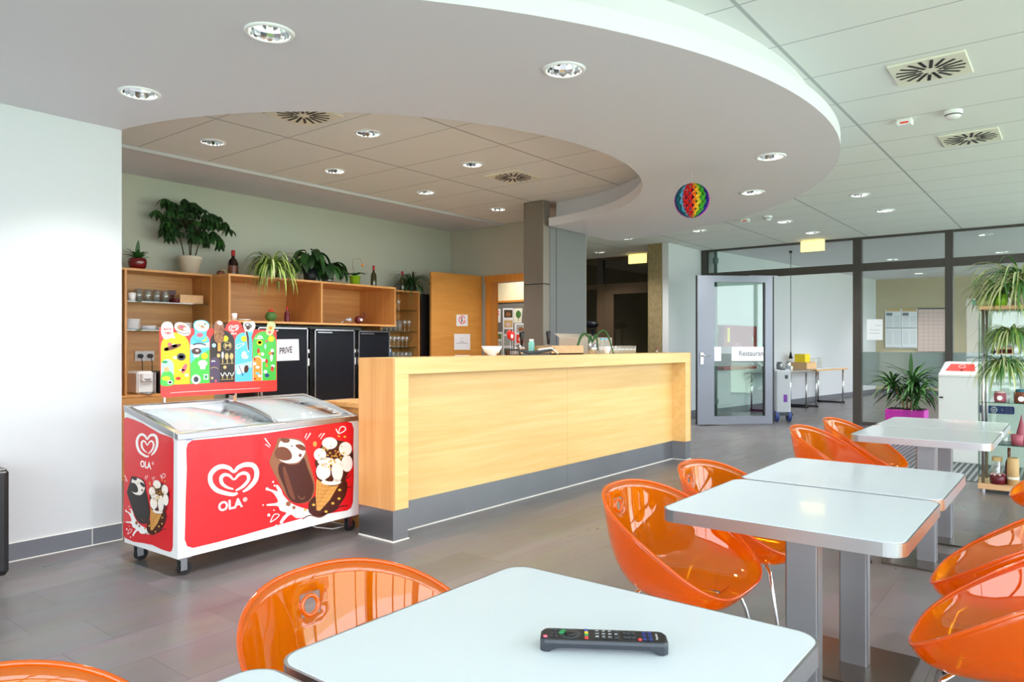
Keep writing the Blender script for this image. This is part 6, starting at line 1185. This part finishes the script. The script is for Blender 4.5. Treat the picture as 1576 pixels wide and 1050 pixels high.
MB('case_grey').box(-0.12, 0.12, -0.13, 0.13, 0.14, 0.84, M=Mx, ch=0.02).build('shell', t); MB('silver').box(-0.123, 0.123, -0.05, -0.035, 0.15, 0.85, M=Mx).build('seam', t); MB('charcoal').box(0.02, 0.07, -0.133, -0.128, 0.7, 0.76, M=Mx).box(-0.04, 0.04, -0.1, 0.1, 0.84, 0.86, M=Mx).build('latch', t); MB('violet').box(0.0, 0.06, -0.132, -0.13, 0.32, 0.44, M=Mx).build('sticker', t)
for x in (-0.1, 0.1): MB('wheel_blue').cyl((0, 0, 0), 0.085, 0.05, 20, 'wheel_blue', Mx @ Matrix.Translation((x, -0.08, 0.086)) @ Matrix.Rotation(R(90), 4, 'Y') @ Matrix.Translation((0, 0, -0.025))).build('wheel', t)
MB('charcoal').box(-0.15, 0.15, -0.15, 0.12, 0.1, 0.14, M=Mx).build('chassis', t)
pz = pX(1217, 405, -4.05); pb = Vector((-4.05, pz.y, 1.0)); zb_ = EYE + (HY - 552) / FPX * (pb - EP).dot(CF); t = thing('pendant_cord', 'black cord with a small cone end hanging from the ceiling behind the partition', 'hanging cord', (pb.x, pb.y, zb_))
MB('black').tube([(pb.x, pb.y, zb_ + 0.12), (pb.x, pb.y, CZ)], 0.006, 6).cyl((pb.x, pb.y, CZ - 0.04), 0.025, 0.04).build('cord', t); MB('black').lathe([(0, 0), (0.035, 0), (0.01, 0.12), (0, 0.125)], (pb.x, pb.y, zb_), 16).build('cone', t)
# fire hose cabinet and pipe on the side wall
rz = math.atan2(dd.y, dd.x); c_ = wp(0.06, 0, 0); Mx = Matrix.Translation(c_) @ Matrix.Rotation(rz, 4, 'Z')
t = thing('fire_hose_cabinet', 'dark red fire hose cabinet on the wall behind the glass door', 'fire cabinet', tuple(c_ + Vector((0, 0, 0.8))))
MB('fire_red').box(0, 1.25, -0.18, -0.004, 0.80, 1.60, M=Mx, ch=0.005).build('cabinet_body', t); q = MB('yellow').box(0.12, 0.2, -0.184, -0.181, 1.3, 1.55, M=Mx); q.build('yellow_sticker', t); q = MB('pastel_pink'); q.cyl((0, 0, 0), 0.2, 0.003, 24, 'candle_pink', Mx @ Matrix.Translation((0.5, -0.181, 1.1)) @ Matrix.Rotation(R(90), 4, 'X')); q.build('window_disc', t); MB('chrome').box(1.02, 1.08, -0.2, -0.181, 1.3, 1.4, M=Mx).build('lock', t)
t = thing('wall_pipe', 'vertical grey green water pipe beside the fire hose cabinet', 'pipe', tuple(wp(0.0, 0.05, 0))); q = MB('pipe').tube([wp(0.0, 0.05, 0), wp(0.0, 0.05, CZ)], 0.03, 12); q.build('pipe_run', t)
for z in (0.2, 1.45, 2.7): MB('pipe').cyl(wp(0.0, 0.05, z), 0.05, 0.09).build('collar', t)
# microphone like floor stand seen in the corridor
q0 = Vector((-6.95, 11.2, 0)); q0 = pY(913, 500, 11.6); q0.z = 0; t = thing('stand_lamp', 'dark floor stand with an oval head in the corridor behind the bar', 'floor stand', tuple(q0))
MB('charcoal').tube([q0, q0 + Vector((0, 0, 1.55))], 0.03, 10).cyl(q0, 0.16, 0.02).build('pole', t); MB('fridge_black').blob(q0 + Vector((-0.06, 0, 1.63)), 0.17, 0.1, 0.07).build('head', t)
